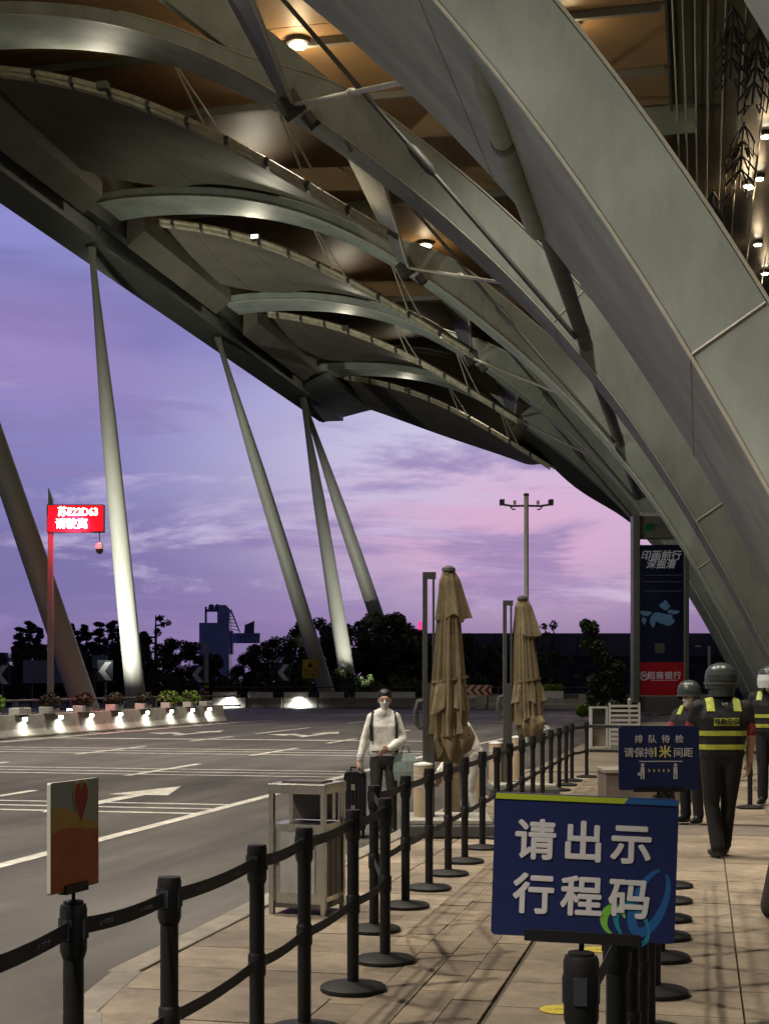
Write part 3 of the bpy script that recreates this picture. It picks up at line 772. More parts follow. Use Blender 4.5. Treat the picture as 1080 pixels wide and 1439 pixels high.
for x in (-.085, .085):
    mb = MB(); mb.lathe([(.0, -.009), (.007, -.006), (.009, 0), (.007, .006), (0, .009)], (0, 0, 0), 12)
    pic = MB(); pic.box((x, -.0078, .137), (.02, .001, .032)); pic.box((x-.006, -.0078, .107), (.008, .001, .03)); pic.box((x+.006, -.0078, .107), (.008, .001, .03))
    pic.add([(x+.009*math.cos(a), -.0085, .164+.009*math.sin(a)) for a in [k*PI/6 for k in range(12)]], [tuple(range(12))])
    if x < 0: pic.box((x-.018, -.0078, .118), (.014, .001, .016))
    pic.build('person_pictogram', SWHITE, s2)
for k in range(5):
    x = -.05+.025*k
    MB().add([(x-.006, -.0078, .146), (x+.006, -.0078, .136), (x-.006, -.0078, .126), (x-.002, -.0078, .136)], [(0,1,2,3)]).build('chevron_mark', SGOLD, s2)
# heart placard
HRED = mat('heart_red', (.36,.016,.016), .5); HOR = mat('placard_orange', (.52,.12,.025), .5, var=.3, vscale=9, c2=(.42,.075,.018)); HGR = mat('placard_pale', (.34,.34,.29), .5); HAMB = mat('placard_amber', (.50,.28,.05), .5)
hp = W(3.95, 1.83, .942)
s3 = thing('heart_placard', 'small orange and grey placard with a red heart on the near left post', 'placard', hp, TH + R(71))
sign_stand(s3, .2, .205, .325)
panel(.27, .325, .012, .006, .205).build('board', HGR, s3)
mb = MB(); cur = [(-.132+.264*i/14, .26-.03*math.cos(i/14*PI*1.0)*-1 + .012*math.sin(i/14*PI)) for i in range(15)]
P = [(-.133, .045)] + [(.133, .045)] + [(x, z) for x, z in cur[::-1]]
mb.add([(x, -.0072, z) for x, z in P], [tuple(range(len(P)))]); mb.build('amber_field', HAMB, s3)
P = [(-.133, .045), (.133, .045)] + [(x, z-.045+.03*(x/.13)) for x, z in cur[::-1]]
mb = MB(); mb.add([(x, -.0078, z) for x, z in P], [tuple(range(len(P)))]); mb.build('orange_field', HOR, s3)
def heart(cx, cz, w, h, y):
    pts = []
    for k in range(40):
        a = 2*PI*k/40
        x = 16*math.sin(a)**3; z = 13*math.cos(a)-5*math.cos(2*a)-2*math.cos(3*a)-math.cos(4*a)
        pts.append((cx+x/16*w/2, y, cz+(z-(-17))/(12+17)*h - h/2))
    return MB().add(pts, [tuple(range(40))])
heart(.03, .295, .088, .142, -.0084).build('heart_outline', SGOLD, s3); heart(.03, .296, .078, .128, -.0090).build('heart', HRED, s3)

# ================================================================== litter bin
bb = gnd(432, 1280)
tb = thing('litter_bin', 'boxy stainless steel litter bin with an open top slot by the kerb', 'bin', bb, TH - R(19))
w_, d_, h_ = .42, .40, .90
for sx in (-1, 1):
    for sy in (-1, 1): MB().box((sx*(w_/2-.018), sy*(d_/2-.018), h_/2), (.036, .036, h_)).build('corner_post', INOX, tb, bevel=.003)
hd = MB().box((0, 0, h_-.03), (w_+.012, d_+.012, .07)).build('top_hood', INOX, tb, bevel=.006)
MB().box((0, 0, h_+.011), (w_*.7, d_*.55, .012)).build('ash_tray', INOXD, tb)
MB().box((0, .0, .61), (w_-.03, d_-.03, .03)).build('shelf', INOX, tb)
MB().box((.0, .15, .74), (w_-.08, .02, .22)).build('back_plate', INOXD, tb)
bx_ = MB().box((0, 0, .335), (w_-.05, d_-.05, .52)).build('bin_body', INOX, tb)
MB().box((.0, -d_/2+.02, .36), (.255, .008, .42)).build('front_panel', mat('bin_poster', (.60,.60,.56), .22, metal=.6, var=.3, vscale=6), tb)
MB().box((-.16, -d_/2+.018, .36), (.02, .01, .05)).build('lock', INOXD, tb)
for k in range(3): MB().box((w_/2-.018, -.1+.1*k, .34), (.006, .085, .44)).build('side_panel', INOXD, tb)
MB().box((w_/2-.012, 0, .75), (.012, .03, .2)).build('side_bar', INOX, tb)
MB().box((0, 0, .06), (w_-.02, d_-.02, .03)).build('bottom_plate', INOXD, tb)

# ================================================================== kerb bollards, parasols
b0 = thing('bollard', 'x', 'bollard', (0, 0, 0))
MB().lathe([(.105, 0), (.105, .70), (.098, .745), (.0, .76)], n=24).build('shaft', WOODT, b0, smooth=True)
MB().lathe([(.1055, .735), (.1, .752), (.0, .772)], n=24).build('cap', WHITE, b0, smooth=True)
for z in (.50, .62): MB().lathe([(.1065, z), (.1065, z+.02)], n=24).build('reflective_ring', SWHITE, b0)
bl = ['nearest tan bollard with a white cap at the kerb', 'second tan kerb bollard from the camera, beside the near parasol', 'third tan kerb bollard from the camera, between the parasols', 'fourth tan kerb bollard from the camera, by the far parasol', 'farthest tan kerb bollard beyond the far parasol']
for i, u in enumerate((14.75, 16.5, 18.3, 20.2, 22.4)):
    o = b0 if i == 0 else copy_tree(b0); o.location = W(u, 2.86, 0); o['label'] = bl[i]; o['group'] = 'tan bollards along the kerb'

CLOTH = mat('parasol_cloth', (.225,.175,.098), .85, var=.4, vscale=5, c2=(.14,.107,.058), bump=.3, bscale=25)
def parasol(loc, label, seed, lean=0.0):
    rnd = random.Random(seed)
    t = thing('parasol', label, 'parasol', loc, TH, 'closed cantilever parasols')
    MB().box((.0, 0, .075), (.98, .98, .13)).build('base_weight', STEELD, t, bevel=.02)
    MB().box((.0, 0, .165), (.9, .9, .05)).build('base_plate', CONC, t, bevel=.01)
    # mast: two rails with a slot
    for s, wd in ((-.045, .05), (.045, .022)):
        MB().box((-.19+s, 0, 1.42), (wd, .09, 2.6)).build('mast_rail', STEELD, t)
    MB().box((-.19, 0, 2.74), (.14, .095, .07)).build('mast_cap', STEELD, t)
    MB().box((-.19, .0, .9), (.075, .08, 1.4)).build('mast_sleeve', STEELD, t)
    hdl = MB().tube([(-.20, 0, 1.42), (-.31, 0, 1.40), (-.335, 0, 1.30), (-.33, 0, 1.18), (-.29, 0, 1.13), (-.22, 0, 1.14)], .028, 8).build('handle', STEELD, t, smooth=True)
    # canopy cloth, gathered in folds
    def folds(z0, z1, rf, n, amp, ph, cx=lambda z: 0, K=96, steps=26, ragged=0.0, yk=.8):
        rings = []
        for i in range(steps):
            f = i/(steps-1); z = z0 + (z1-z0)*f; ring = []
            for k in range(K):
                a = 2*PI*k/K
                r = rf(f)*(1 + amp*(.25+.75*f)*(.6*math.cos(n*a+ph+.8*f) + .4*math.cos((n*2+1)*a-ph*1.7+1.5*f)) + .10*math.cos(2*a+ph))
                zz = z + ragged*f*(math.cos(3*a+ph)*.6+math.cos(5*a-ph)*.4)
                ring.append(Vector((cx(z)+r*math.cos(a), yk*r*math.sin(a), zz)))
            rings.append(ring)
        return rings
    cxs = lambda z: .015 + lean*(z-2.8)
    lerp = lambda P: (lambda f: float(np.interp(f, [p[0] for p in P], [p[1] for p in P])))
    body = MB().loft(folds(2.66, 1.05, lerp([(0, .085), (.2, .125), (.55, .165), (.86, .195), (.93, .18), (1, .205)]), 10, .27, seed, cxs, ragged=.06, K=140)).build('canopy_cloth', CLOTH, t, smooth=True)
    MB().loft(folds(1.63, 1.32, lerp([(0, .165), (.3, .185), (1, .205)]), 5, .30, seed+1, cxs, steps=10, ragged=.05)).build('lower_flap', CLOTH, body, smooth=True)
    MB().loft(folds(1.14, .86, lerp([(0, .17), (.5, .20), (1, .155)]), 4, .35, seed+4, lambda z: cxs(z)+.03, steps=10, ragged=.12)).build('hem_tail', CLOTH, body, smooth=True)
    MB().loft(folds(2.80, 2.28, lerp([(0, .055), (.2, .10), (1, .158)]), 4, .30, seed+2, lambda z: cxs(z)+.085*(2.8-z), steps=14, ragged=.05)).build('top_flap', CLOTH, body, smooth=True)
    MB().lathe([(.075, 2.79), (.07, 2.82), (.03, 2.845), (0, 2.85)], (cxs(2.8), 0, 0), 16).build('finial', STEELD, t)
    MB().loft([[Vector((cxs(1.62)+(.195+.012*math.cos(5*a))*math.cos(a), .8*(.195)*math.sin(a), z+.03*math.cos(a))) for a in [2*PI*k/32 for k in range(32)]] for z in (1.625, 1.65)]).build('tie_strap', CLOTH, body)
    return t
parasol(gnd(628, 1172), 'near closed parasol with tan cloth tied round its mast', 3)
parasol(gnd(732, 1118), 'far closed parasol with tan cloth in front of the camera mast', 11, lean=-.05)

# ================================================================== concrete barriers with lamps and planters
def barrier_mesh(L):
    P = [(-.30, 0), (.30, 0), (.30, .07), (.17, .27), (.10, .74), (-.10, .74), (-.17, .27), (-.30, .07)]
    mb = MB(); mb.loft([[Vector((x, -L/2, z)) for x, z in P], [Vector((x, L/2, z)) for x, z in P]])
    return mb
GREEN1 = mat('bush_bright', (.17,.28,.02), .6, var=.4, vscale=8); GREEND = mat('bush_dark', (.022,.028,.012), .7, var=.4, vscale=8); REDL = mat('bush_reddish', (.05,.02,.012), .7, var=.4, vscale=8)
def leaves(n, rx, ry, rz, c, s, seed, shell=.55):
    rnd = random.Random(seed); mb = MB(); c = Vector(c)
    for _ in range(n):
        while True:
            d = Vector((rnd.uniform(-1,1), rnd.uniform(-1,1), rnd.uniform(-1,1)))
            if .05 < d.length < 1: break
        d = d.normalized()*(shell + (1-shell)*rnd.random()**.6)
        p = c + Vector((d.x*rx, d.y*ry, d.z*rz))
        a = Vector((rnd.uniform(-1,1), rnd.uniform(-1,1), rnd.uniform(-.6,.6))).normalized()*s*rnd.uniform(.6,1.3)
        b = a.cross(Vector((rnd.uniform(-1,1), rnd.uniform(-1,1), rnd.uniform(-1,1)))).normalized()*s*.45
        mb.add([p-a, p+b, p+a, p-b], [(0,1,2,3)])
    return mb
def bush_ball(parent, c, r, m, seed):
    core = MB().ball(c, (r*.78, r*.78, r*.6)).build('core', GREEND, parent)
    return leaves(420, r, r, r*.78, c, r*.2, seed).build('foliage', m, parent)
barmesh = None
lampx = [42, 44.6, 47.1, 49.7, 52.3, 54.9, 57.4, 59.6]
blab = ['leftmost', 'second', 'third', 'fourth', 'fifth', 'sixth', 'seventh', 'last']
for i, u in enumerate([39.4] + lampx):
    o = thing('concrete_barrier', ('concrete barrier cut by the left picture edge' if i == 0 else '%s lit concrete barrier of the left row counting from the left' % blab[i-1]), 'barrier', W(u, 21.3, -.15), -.04 if i < 7 else -.12*(i-6), 'concrete barriers along the left roadside')
    if barmesh is None: barmesh = barrier_mesh(2.45).build('body', CONC, o, bevel=.02).data
    else: mesh_obj('body', barmesh, o)
    mesh_obj('lamp_housing', bpy.data.meshes.get('lamp_housing_mesh') or (lambda m: (setattr(m.data, 'name', 'lamp_housing_mesh'), m.data, bpy.data.objects.remove(m))[1])(MB().box((.17, -.1, .60), (.12, .34, .13)).build('lamp_housing', WHITE)), o)
    ln = MB().box((.232, -.1, .595), (.008, .30, .10)).build('lamp_lens', LAMPM, o)
    l = lamp('barrier_light', 'SPOT', (0, 0, 0), 46, (1, .98, .86), None, None, .06, 150, .8)
    l.parent = o; l.location = (.30, -.1, .55); l.rotation_euler = (0, R(28), 0)
pl = [(39.9, 'g'), (41.9, ''), (44.0, 'r'), (46.6, 'r'), (49.4, 'd'), (52.2, 'd'), (54.9, 'g'), (57.4, 'g'), (59.4, '')]
pn = ['at the left picture edge', 'without plants beside the bright bush', 'with reddish plants below the display pole', 'with reddish plants left of the lit column', 'with dark plants at the lit column', 'with dark plants right of the lit column', 'with a bright bush, nearer of two', 'with a bright bush, farther of two', 'without plants at the end of the row']
for i, (u, k) in enumerate(pl):
    t = thing('planter', 'white planter box on the barrier row ' + pn[i], 'planter', W(u, 21.25, .60), 0, 'white planters on the barriers')
    MB().box((.0, 0, .10), (.36, .85, .22)).build('box', WHITE, t, bevel=.015)
    for q in (.05, .11, .17): MB().box((.184, 0, q), (.01, .8, .012)).build('groove', CONC, t)
    MB().box((.19, -.25, .12), (.012, .30, .2)).build('plate', SWHITE, t)
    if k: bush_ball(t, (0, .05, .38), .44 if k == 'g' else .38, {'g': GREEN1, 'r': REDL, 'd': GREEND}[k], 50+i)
# far row facing the camera
farY = 100.0
for i, x in enumerate(range(322, 690, 50)):
    p = cam2w((x-540)/2000*farY, farY, -.15)
    o = thing('concrete_barrier', 'far barrier across the road end, %s from the left' % NTH[i], 'barrier', p, TH - PI/2 + .03*(i-3), 'concrete barriers across the far road end')
    mesh_obj('body', barmesh, o)
    if i in (0, 2):
        p2 = p
        MB().box((.2, .1 if i == 0 else -.1, .55), (.16, .5, .3)).build('lamp_lens', LAMPM, o)
        l = lamp('barrier_light', 'SPOT', (0, 0, 0), 420, (.95, 1, .93), None, None, .1, 160, .8); l.parent = o; l.location = (.55, 0, .55); l.rotation_euler = (0, R(25), 0)
    b = thing('planter', 'pale planter box on the far barrier row, %s from the left' % NTH[i], 'planter', cam2w((x-6-540)/2000*farY, farY-.05, .58), TH, 'pale planters on the far barriers')
    MB().box((0, 0, .17), (1.7, .4, .42)).build('box', WHITE, b, bevel=.02)
    MB().box((0, 0, .40), (1.72, .42, .04)).build('rim', CONC, b)
# parapet on the right with planter
a, b = cam2w((668-540)/2000*97, 97, -.15), cam2w((1010-540)/2000*93, 93, -.15)
pw = thing('parapet_wall', 'low pale concrete parapet across the road end behind the parasols', 'wall', (a+b)/2)
d = (b-a).normalized(); n_ = Vector((d.y, -d.x, 0))
P = [(-.28, 0), (-.28, .28), (-.12, .42), (-.10, 1.02), (.22, 1.02), (.22, 0)]
L = (b-a).length; nseg = 7
for k in range(nseg):
    s0 = a + d*(L*k/nseg + .01); s1_ = a + d*(L*(k+1)/nseg - .01)
    MB().loft([[s0 - n_*x*-1*-1 + Vector((0, 0, z)) for x, z in P], [s1_ - n_*x*-1*-1 + Vector((0, 0, z)) for x, z in P]]).build('wall_segment', CONC, pw, world=True)
tpl = thing('planter', 'white planter box with a green hedge on the parapet right of the far parasol', 'planter', at(775, 981, 94.5)+Vector((0, 0, .0)), TH)
MB().box((0, 0, .22), (1.45, .6, .5)).build('box', WHITE, tpl, bevel=.02)
for k in range(4): leaves(160, .42, .34, .34, (-.5+.33*k, 0, .62), .10, 80+k, .3).build('foliage', GREEN1, tpl)
# railing behind the barriers
def railing(pts, hs, label, post_every=2.6):
    t = thing('railing', label, 'railing', pts[0])
    for h in hs: MB().tube([p + Vector((0, 0, h)) for p in pts], .045, 8).build('rail', STEELD, t, world=True, smooth=True)
    for i in range(len(pts)-1):
        L = (pts[i+1]-pts[i]).length; k = max(1, int(L/post_every))
        for j in range(k):
            p = pts[i] + (pts[i+1]-pts[i])*(j/k)
            MB().box(p + Vector((0, 0, max(hs)/2)), (.1, .1, max(hs))).build('post', STEELD, t, world=True)
    return t
railing([W(36, 22.6, -.2), W(50, 22.7, -.2), W(60, 22.4, -.2), W(64, 21.2, -.2)], (.75, 1.2), 'dark railing behind the left concrete barriers')
railing([cam2w((300-540)/2000*103, 103, -.2), cam2w((540-540)/2000*104, 104, -.2), cam2w((700-540)/2000*104, 104, -.2), cam2w((1010-540)/2000*97, 97, -.2)], (1.05, 1.5), 'dark railing beyond the far barriers and parapet')

# ================================================================== red display on a pole
REDE = mat('led_red', (.4,.0,.01), .5, emit=(1, .0, .012), estr=1.15); LEDT = mat('led_text', (1, .9, .8), .5, emit=(1, .72, .60), estr=9)
lp_ = at(71, 1003, 49.5); lp_.z = -.2
ld = thing('led_display', 'glowing red roadside display on a dark pole at the left', 'display', lp_, TH)
zt = at(73, 690, 49.5).z + .2
MB().loft([[Vector((x, y, 0)) for x, y in ((-.10,-.1),(.10,-.1),(.10,.1),(-.10,.1))], [Vector((x, y, zt-.3)) for x, y in ((-.06,-.08),(.09,-.08),(.09,.08),(-.06,.08))], [Vector((-.06,-.08,zt+.1)), Vector((.09,-.08,zt-.3)), Vector((.09,.08,zt-.3)), Vector((-.06,.08,zt+.1))]]).build('pole', STEELD, ld)
zc = at(107, 729, 49.5).z + .2; xc = (107-71)/2000*49.5
cab = MB().box((xc, 0, zc), (1.98, .26, .96)).build('cabinet', STEELD, ld)
MB().box((xc+.02, -.142, zc), (1.90, .02, .88)).build('screen', REDE, ld)
text('display_text', '苏E22D63', .36, LEDT, ld, Matrix.Translation((xc+.10, -.16, zc+.21)) @ FRONT, extrude=.004, xs=.92, bold=.006)
text('display_text', '请驶离', .38, LEDT, ld, Matrix.Translation((xc-.12, -.16, zc-.21)) @ FRONT, extrude=.004, xs=1.0, bold=.006)
lamp('display_glow', 'SPOT', (0, 0, 0), 3200, (1, .03, .08), None, None, .6, 110, .6)
dg_ = bpy.data.objects['display_glow']; dg_.parent = ld; dg_.location = (xc, -.4, zc); dg_.rotation_euler = (R(48), 0, R(20))
cx = (140-71)/2000*49.5
MB().tube([(cx, 0, zc-.46), (cx, 0, zc-.8)], .02, 8).build('camera_stem', STEELD, ld)
dome = MB().lathe([(.04, .22), (.12, .18), (.14, .06), (.14, 0)], (cx, 0, zc-1.05), 16).build('camera_dome', WHITE, ld, smooth=True)
MB().lathe([(.135, 0), (.12, -.1), (.06, -.17), (0, -.18)], (cx, 0, zc-1.05), 16).build('dome_lens', GLASSD, dome, smooth=True)

# ================================================================== camera mast
cm = gnd(739, 1047); Yc = 2000*1.6/87
ms = thing('camera_mast', 'tall pale mast with two camera arms behind the far parasol', 'mast', cm, TH)
hz = EYE + (960-697)/2000*Yc
MB().lathe([(.085, 0), (.085, 1.0), (.07, 1.02), (.06, hz)], n=16).build('pole', WHITE, ms, smooth=True)
MB().lathe([(.07, hz), (.07, hz+.06), (0, hz+.08)], n=12).build('pole_cap', STEELD, ms)
za = EYE + (960-709)/2000*Yc
for s in (-1, 1):
    MB().tube([(0, 0, za-.03), (s*.35, 0, za-.04), (s*.62, 0, za)], .028, 8).build('arm', STEELD, ms)
    MB().box((s*.63, -.03, za+.05), (.12, .22, .14)).build('camera_body', STEELD, ms)
    MB().tube([(s*.42, 0, za-.04), (s*.36, 0, za-.12), (s*.28, 0, za-.13)], .02, 6).build('cable_loop', STEELD, ms)
    MB().box((s*.30, -.02, za+.05), (.07, .07, .1)).build('sensor', WHITE, ms)

# ================================================================== advertising totem
Yt = 82.0
tp = at(925, 1000, Yt); tp.z = -.1
tt = thing('advertising_totem', 'tall dark advertising totem with a red foot panel under the arches', 'totem', tp, TH)
k_ = Yt/2000
def tz(py): return EYE + (960-py)*k_ + .1
def tx(px): return (px-925)*k_
TF = mat('totem_frame', (.22,.21,.19), .4, var=.2, vscale=2); TPO = mat('totem_poster', (.006,.007,.018), .25, var=.4, vscale=.7, c2=(.004,.004,.008), emit=(.15, .25, 1), estr=.003); TRED = mat('totem_red', (.30,.008,.012), .35, emit=(1, .02, .03), estr=.03)
TGR = mat('totem_green', (.01,.16,.03), .5); TXT = mat('totem_text', (.16,.17,.22), .5); TXW = mat('totem_text_white', (.5,.48,.48), .5, emit=(.8, .85, 1), estr=.06)
MB().box((tx(892), 0, (tz(725)+0)/2), (.42, .9, tz(725))).build('side_frame', TF, tt, bevel=.04)
MB().box((tx(962), 0, (tz(735)+0)/2), (.28, .9, tz(735))).build('side_frame', TF, tt, bevel=.04)
MB().box((tx(927), .05, (tz(725)+tz(757))/2), (2.62, .8, tz(725)-tz(757))).build('header', TF, tt)
MB().box((tx(916), -.1, tz(725)+.05), (1.5, .7, .22)).build('header_light', WHITE, tt, bevel=.06)
MB().box((tx(927), .06, tz(853)), (2.62, .7, tz(757)-tz(931)-.04)).build('poster', TPO, tt)
MB().box((tx(927), .05, tz(954)), (2.62, .72, tz(931)-tz(978)-.03)).build('red_panel', TRED, tt)
MB().box((tx(925), .05, (tz(978)-.03)/2), (2.55, .75, tz(978)-.03)).build('plinth', TF, tt)
MB().box((tx(910), -.37, tz(742)), (.5, .02, .42)).build('green_mark', TGR, tt)
text('header_text', '公共服务', .3, TXT, tt, Matrix.Translation((tx(932), -.37, tz(741))) @ FRONT)
text('poster_title', '印画前行', .58, TXW, tt, Matrix.Translation((tx(926), -.32, tz(782))) @ FRONT, shear=.2, bold=.012)
text('poster_title', '深掘潜', .56, TXW, tt, Matrix.Translation((tx(926), -.32, tz(794))) @ FRONT, shear=.2, bold=.012)
for py, w0 in ((774, 1.2), (809, 2.2), (818, 2.2), (831, 2.2)): MB().box((tx(929), -.30, tz(py)), (w0, .01, .035)).build('text_rule', TXT, tt)
PB1 = mat('poster_blue', (.06,.12,.18), .4, var=.6, vscale=2, emit=(.3, .6, 1), estr=.05)
for (px_, py_, w0, h0) in ((928, 868, .62, .3), (905, 862, .35, .14), (944, 860, .36, .12), (903, 872, .14, .2), (915, 874, .16, .28), (932, 852, .3, .2), (933, 847, .12, .14), (893, 872, .1, .18), (935, 873, .45, .22)):
    MB().add([(tx(px_)+w0*math.cos(2*PI*q/16), -.302 - .001*(px_ % 5), tz(py_)+h0*math.sin(2*PI*q/16)*(1+.3*math.cos(q))) for q in range(16)], [tuple(range(16))]).build('poster_figure', PB1, tt)
MB().box((tx(925), -.30, tz(911)), (.56, .01, .56)).build('blank_square', mat('totem_square', (.14,.14,.12), .6), tt)
text('bank_name', '招商银行', .46, TXW, tt, Matrix.Translation((tx(931), -.33, tz(950))) @ FRONT, bold=.008, spacing=1.15)
MB().box((tx(931), -.325, tz(956)), (1.5, .01, .03)).build('text_rule', TXW, tt)
ribbon(arcp(tx(903), tz(950), .23, .23, 60, 390, 24), [.06]*24, -.33).build('bank_mark', TXW, tt)
text('bank_mark_letter', 'M', .32, TXW, tt, Matrix.Translation((tx(903), -.33, tz(950))) @ FRONT, bold=.012)
for px_ in (903, 917, 931, 944): MB().box((tx(px_), -.325, tz(963)), (.1, .01, .05)).build('text_dot', TXT, tt)

# ================================================================== small roadside furniture on the right
cp = gnd(840, 1051); Yp = 3200/91
cb = thing('ticket_cabinet', 'small white framed cabinet at the far end of the queue', 'cabinet', cp, TH)
MB().box((0, .1, .27), (.34, .3, .54)).build('body', STONE, cb, bevel=.01)
for x in (-.19, .19): MB().box((x, 0, .5), (.035, .35, 1.0)).build('frame_side', WHITE, cb)
MB().box((0, 0, 1.0), (.415, .36, .04)).build('frame_top', WHITE, cb); MB().box((0, 0, .56), (.345, .34, .03)).build('shelf', WHITE, cb)
MB().box((0, .1, .78), (.34, .02, .4)).build('screen', mat('cabinet_screen', (.09,.085,.075), .4), cb)
MB().box((0, 0, .02), (.40, .35, .04)).build('foot', WHITE, cb)
rp_ = gnd(856, 1052)
rl = thing('slatted_barrier', 'pale slatted metal barrier beside the small cabinet', 'barrier', rp_, TH)
for k in range(9): MB().box((.36, 0, .12+.115*k), (.66, .03, .06)).build('slat', WHITE, rl)
for x in (.0, .72): MB().box((x, 0, .56), (.045, .05, 1.12)).build('post', WHITE, rl)
pp = gnd(884, 1042); po = thing('pale_bollard', 'slim pale post left of the totem foot', 'bollard', pp)
MB().lathe([(.06, 0), (.05, .1), (.035, .12), (.035, 1.0), (.06, 1.05), (.06, 1.15), (0, 1.2)], n=12).build('shaft', WHITE, po, smooth=True); MB().lathe([(.09, 0), (.09, .03)], n=14).build('flange', STEELD, po)
pz = at(918, 1128, 19.2); pz.z = 0
pl_ = thing('granite_plinth', 'low grey granite plinth behind the small blue sign', 'plinth', cam2w((918-540)/2000*19.4, 19.4, 0), TH)
for k in range(2): MB().box((-.36+.71*k, 0, .2), (.70, .7, .4)).build('block', DARKST, pl_, bevel=.01)
MB().box((0, 0, .42), (1.46, .76, .04)).build('coping', KERB, pl_)

# ================================================================== background buildings
HALL = mat('hall_cladding', (.22,.235,.28), .6, var=.2, vscale=.3); HALLD = mat('hall_wall', (.12,.13,.15), .6, var=.25, vscale=.3); HALLS = mat('hall_seam', (.06,.065,.075), .7)
hb = cam2w(22, 170, -.45)
hall = thing('long_hall', 'long low dark grey hall stretching behind the parasols and totem', 'building', hb, TH)
MB().box((8, 0, 2.6), (62, 20, 5.2)).build('wall', HALLD, hall)
rf_ = MB().box((8, -.4, 6.35), (62.6, 20, 2.6)).build('roof_band', HALL, hall)
for k in range(20): MB().box((-22+3.1*k, -10.43, 6.35), (.06, .06, 2.6)).build('panel_seam', HALLS, rf_)
for k in range(16): MB().box((-20+3.8*k, -10.03, 2.3), (.08, .08, 4.4)).build('wall_seam', HALLS, hall)
for k in range(5): MB().box((-16+9*k, -10.04, 3.2), (3.2, .06, 1.0)).build('window', GLASSD, hall)
TWR = mat('tower_haze_blue', (.40,.52,.85), .35, var=.25, vscale=.15); TWD = mat('tower_steel', (.16,.19,.30), .5); TWL = mat('tower_pale', (.42,.45,.6), .5)  # blue of the distant haze is put into the tower's base colour
Yb = 600.; kb = Yb/2000
def bx(px): return (px-304)*kb
def bz_(py): return EYE + (960-py)*kb + .45
tb_ = at(304, 960, Yb); tb_.z = -.45
tw_ = thing('distant_tower', 'distant tower block tinted haze blue with an open frame on its roof', 'building', tb_, TH)
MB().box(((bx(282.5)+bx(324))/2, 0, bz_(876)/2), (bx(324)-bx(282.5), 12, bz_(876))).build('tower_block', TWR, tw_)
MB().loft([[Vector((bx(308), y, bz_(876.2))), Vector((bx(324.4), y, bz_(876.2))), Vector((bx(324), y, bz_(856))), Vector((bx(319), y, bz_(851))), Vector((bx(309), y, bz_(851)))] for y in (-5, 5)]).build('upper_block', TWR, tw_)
for px_ in (289.5, 307): MB().box((bx(px_), 0, (bz_(876)+bz_(853))/2), (.7, 3, bz_(853)-bz_(876))).build('frame_leg', TWD, tw_)
MB().box((bx(298.5), 0, bz_(858)), (5.6, 3, 1.0)).build('frame_beam', TWD, tw_)
for px_ in (297, 305.5): MB().lathe([(1.0, 0), (1.3, .6), (1.1, 2.0), (.3, 2.4)], (bx(px_), 0, bz_(857)), 10).build('turret', TWD, tw_)
MB().box((bx(311), -6.2, bz_(872)), (1.8, .3, 2.0)).build('pale_box', TWL, tw_)
for k in range(4): MB().tube([(bx(324.5), -3+2*k*.7, bz_(857)), (bx(338), -3, bz_(889))], .25, 6).build('slide_rail', TWL, tw_)
for k in range(6): MB().tube([(bx(324.5), -3, bz_(862+4.4*k)), (bx(326.5+2.3*k), -3, bz_(861.5+5*k))], .18, 6).build('cross_bar', TWL, tw_)
MB().box((bx(326), 0, bz_(903)), (.9, 4, bz_(885)-bz_(918))).build('stair_shaft', TWL, tw_)
gb = at(350, 960, Yb*1.02); gb.z = -.45
gt = thing('distant_gallery', 'distant raised pale gallery beside the blue tower', 'building', gb, TH)
def gx(px): return (px-350)*kb*1.02
MB().box((gx(346), 0, bz_(890)), (gx(366)-gx(327), 6, .9)).build('deck', TWL, gt)
for k in range(8): MB().box((gx(328+5*k), -3.1, bz_(896)), (.4, .3, 4.2)).build('pillar', TWL, gt)
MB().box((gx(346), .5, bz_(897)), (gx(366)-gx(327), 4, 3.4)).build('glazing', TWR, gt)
MB().loft([[Vector((gx(344), y, bz_(890)+.5)), Vector((gx(358), y, bz_(890)+.5)), Vector((gx(358.5), y, bz_(871))), Vector((gx(345), y, bz_(877)))] for y in (-3, 3)]).build('glass_hall', mat('gallery_glass', (.08,.16,.26), .3), gt)
for k in range(5): MB().box((gx(345+3.2*k), -3.08, bz_(883)), (.15, .1, 4.4)).build('mullion', TWD, gt)
rb = at(416, 960, Yb); rb.z = -.45
wh = thing('ring_structure', 'distant small dark ring rising over the trees', 'landmark', rb, TH)
MB().tube([(1.7*math.cos(a), 0, bz_(890)+1.7*math.sin(a)) for a in [2*PI*k/24 for k in range(25)]], .35, 8).build('ring', TWD, wh)
MB().box((0, 0, (bz_(890)-1.8)/2), (.6, .6, bz_(890)-1.8)).build('mast', TWD, wh)
NEON = mat('neon_red', (.3,.0,.03), .5, emit=(1, .03, .12), estr=1.1); NEONP = mat('neon_pink', (.3,.0,.1), .5, emit=(1, .05, .30), estr=1.2)
nb = at(562, 960, 330); nb.z = -.45
ns = thing('neon_sign', 'distant red neon sign on a roof above the trees', 'sign', nb, TH)
zz = EYE + (960-877)/2000*330 + .45
MB().box((.2, .8, (zz-1.7)/2), (10, 6, zz-1.7)).build('roof_block', TWD, ns)
MB().box((0, .2, zz-.2), (1.5, .1, 3.2)).build('backing', TWD, ns)
text('neon_letters', '红', 1.9, NEON, ns, Matrix.Translation((.1, 0, zz+.7)) @ FRONT, bold=.05); text('neon_letters', '星', 1.9, NEON, ns, Matrix.Translation((-.2, 0, zz-1.1)) @ FRONT, bold=.05)
nb = at(591, 960, 330); nb.z = -.45
n2 = thing('neon_sign', 'distant upright pink neon bar beside a dark mast', 'sign', nb, TH)
zz = EYE + (960-886)/2000*330 + .45
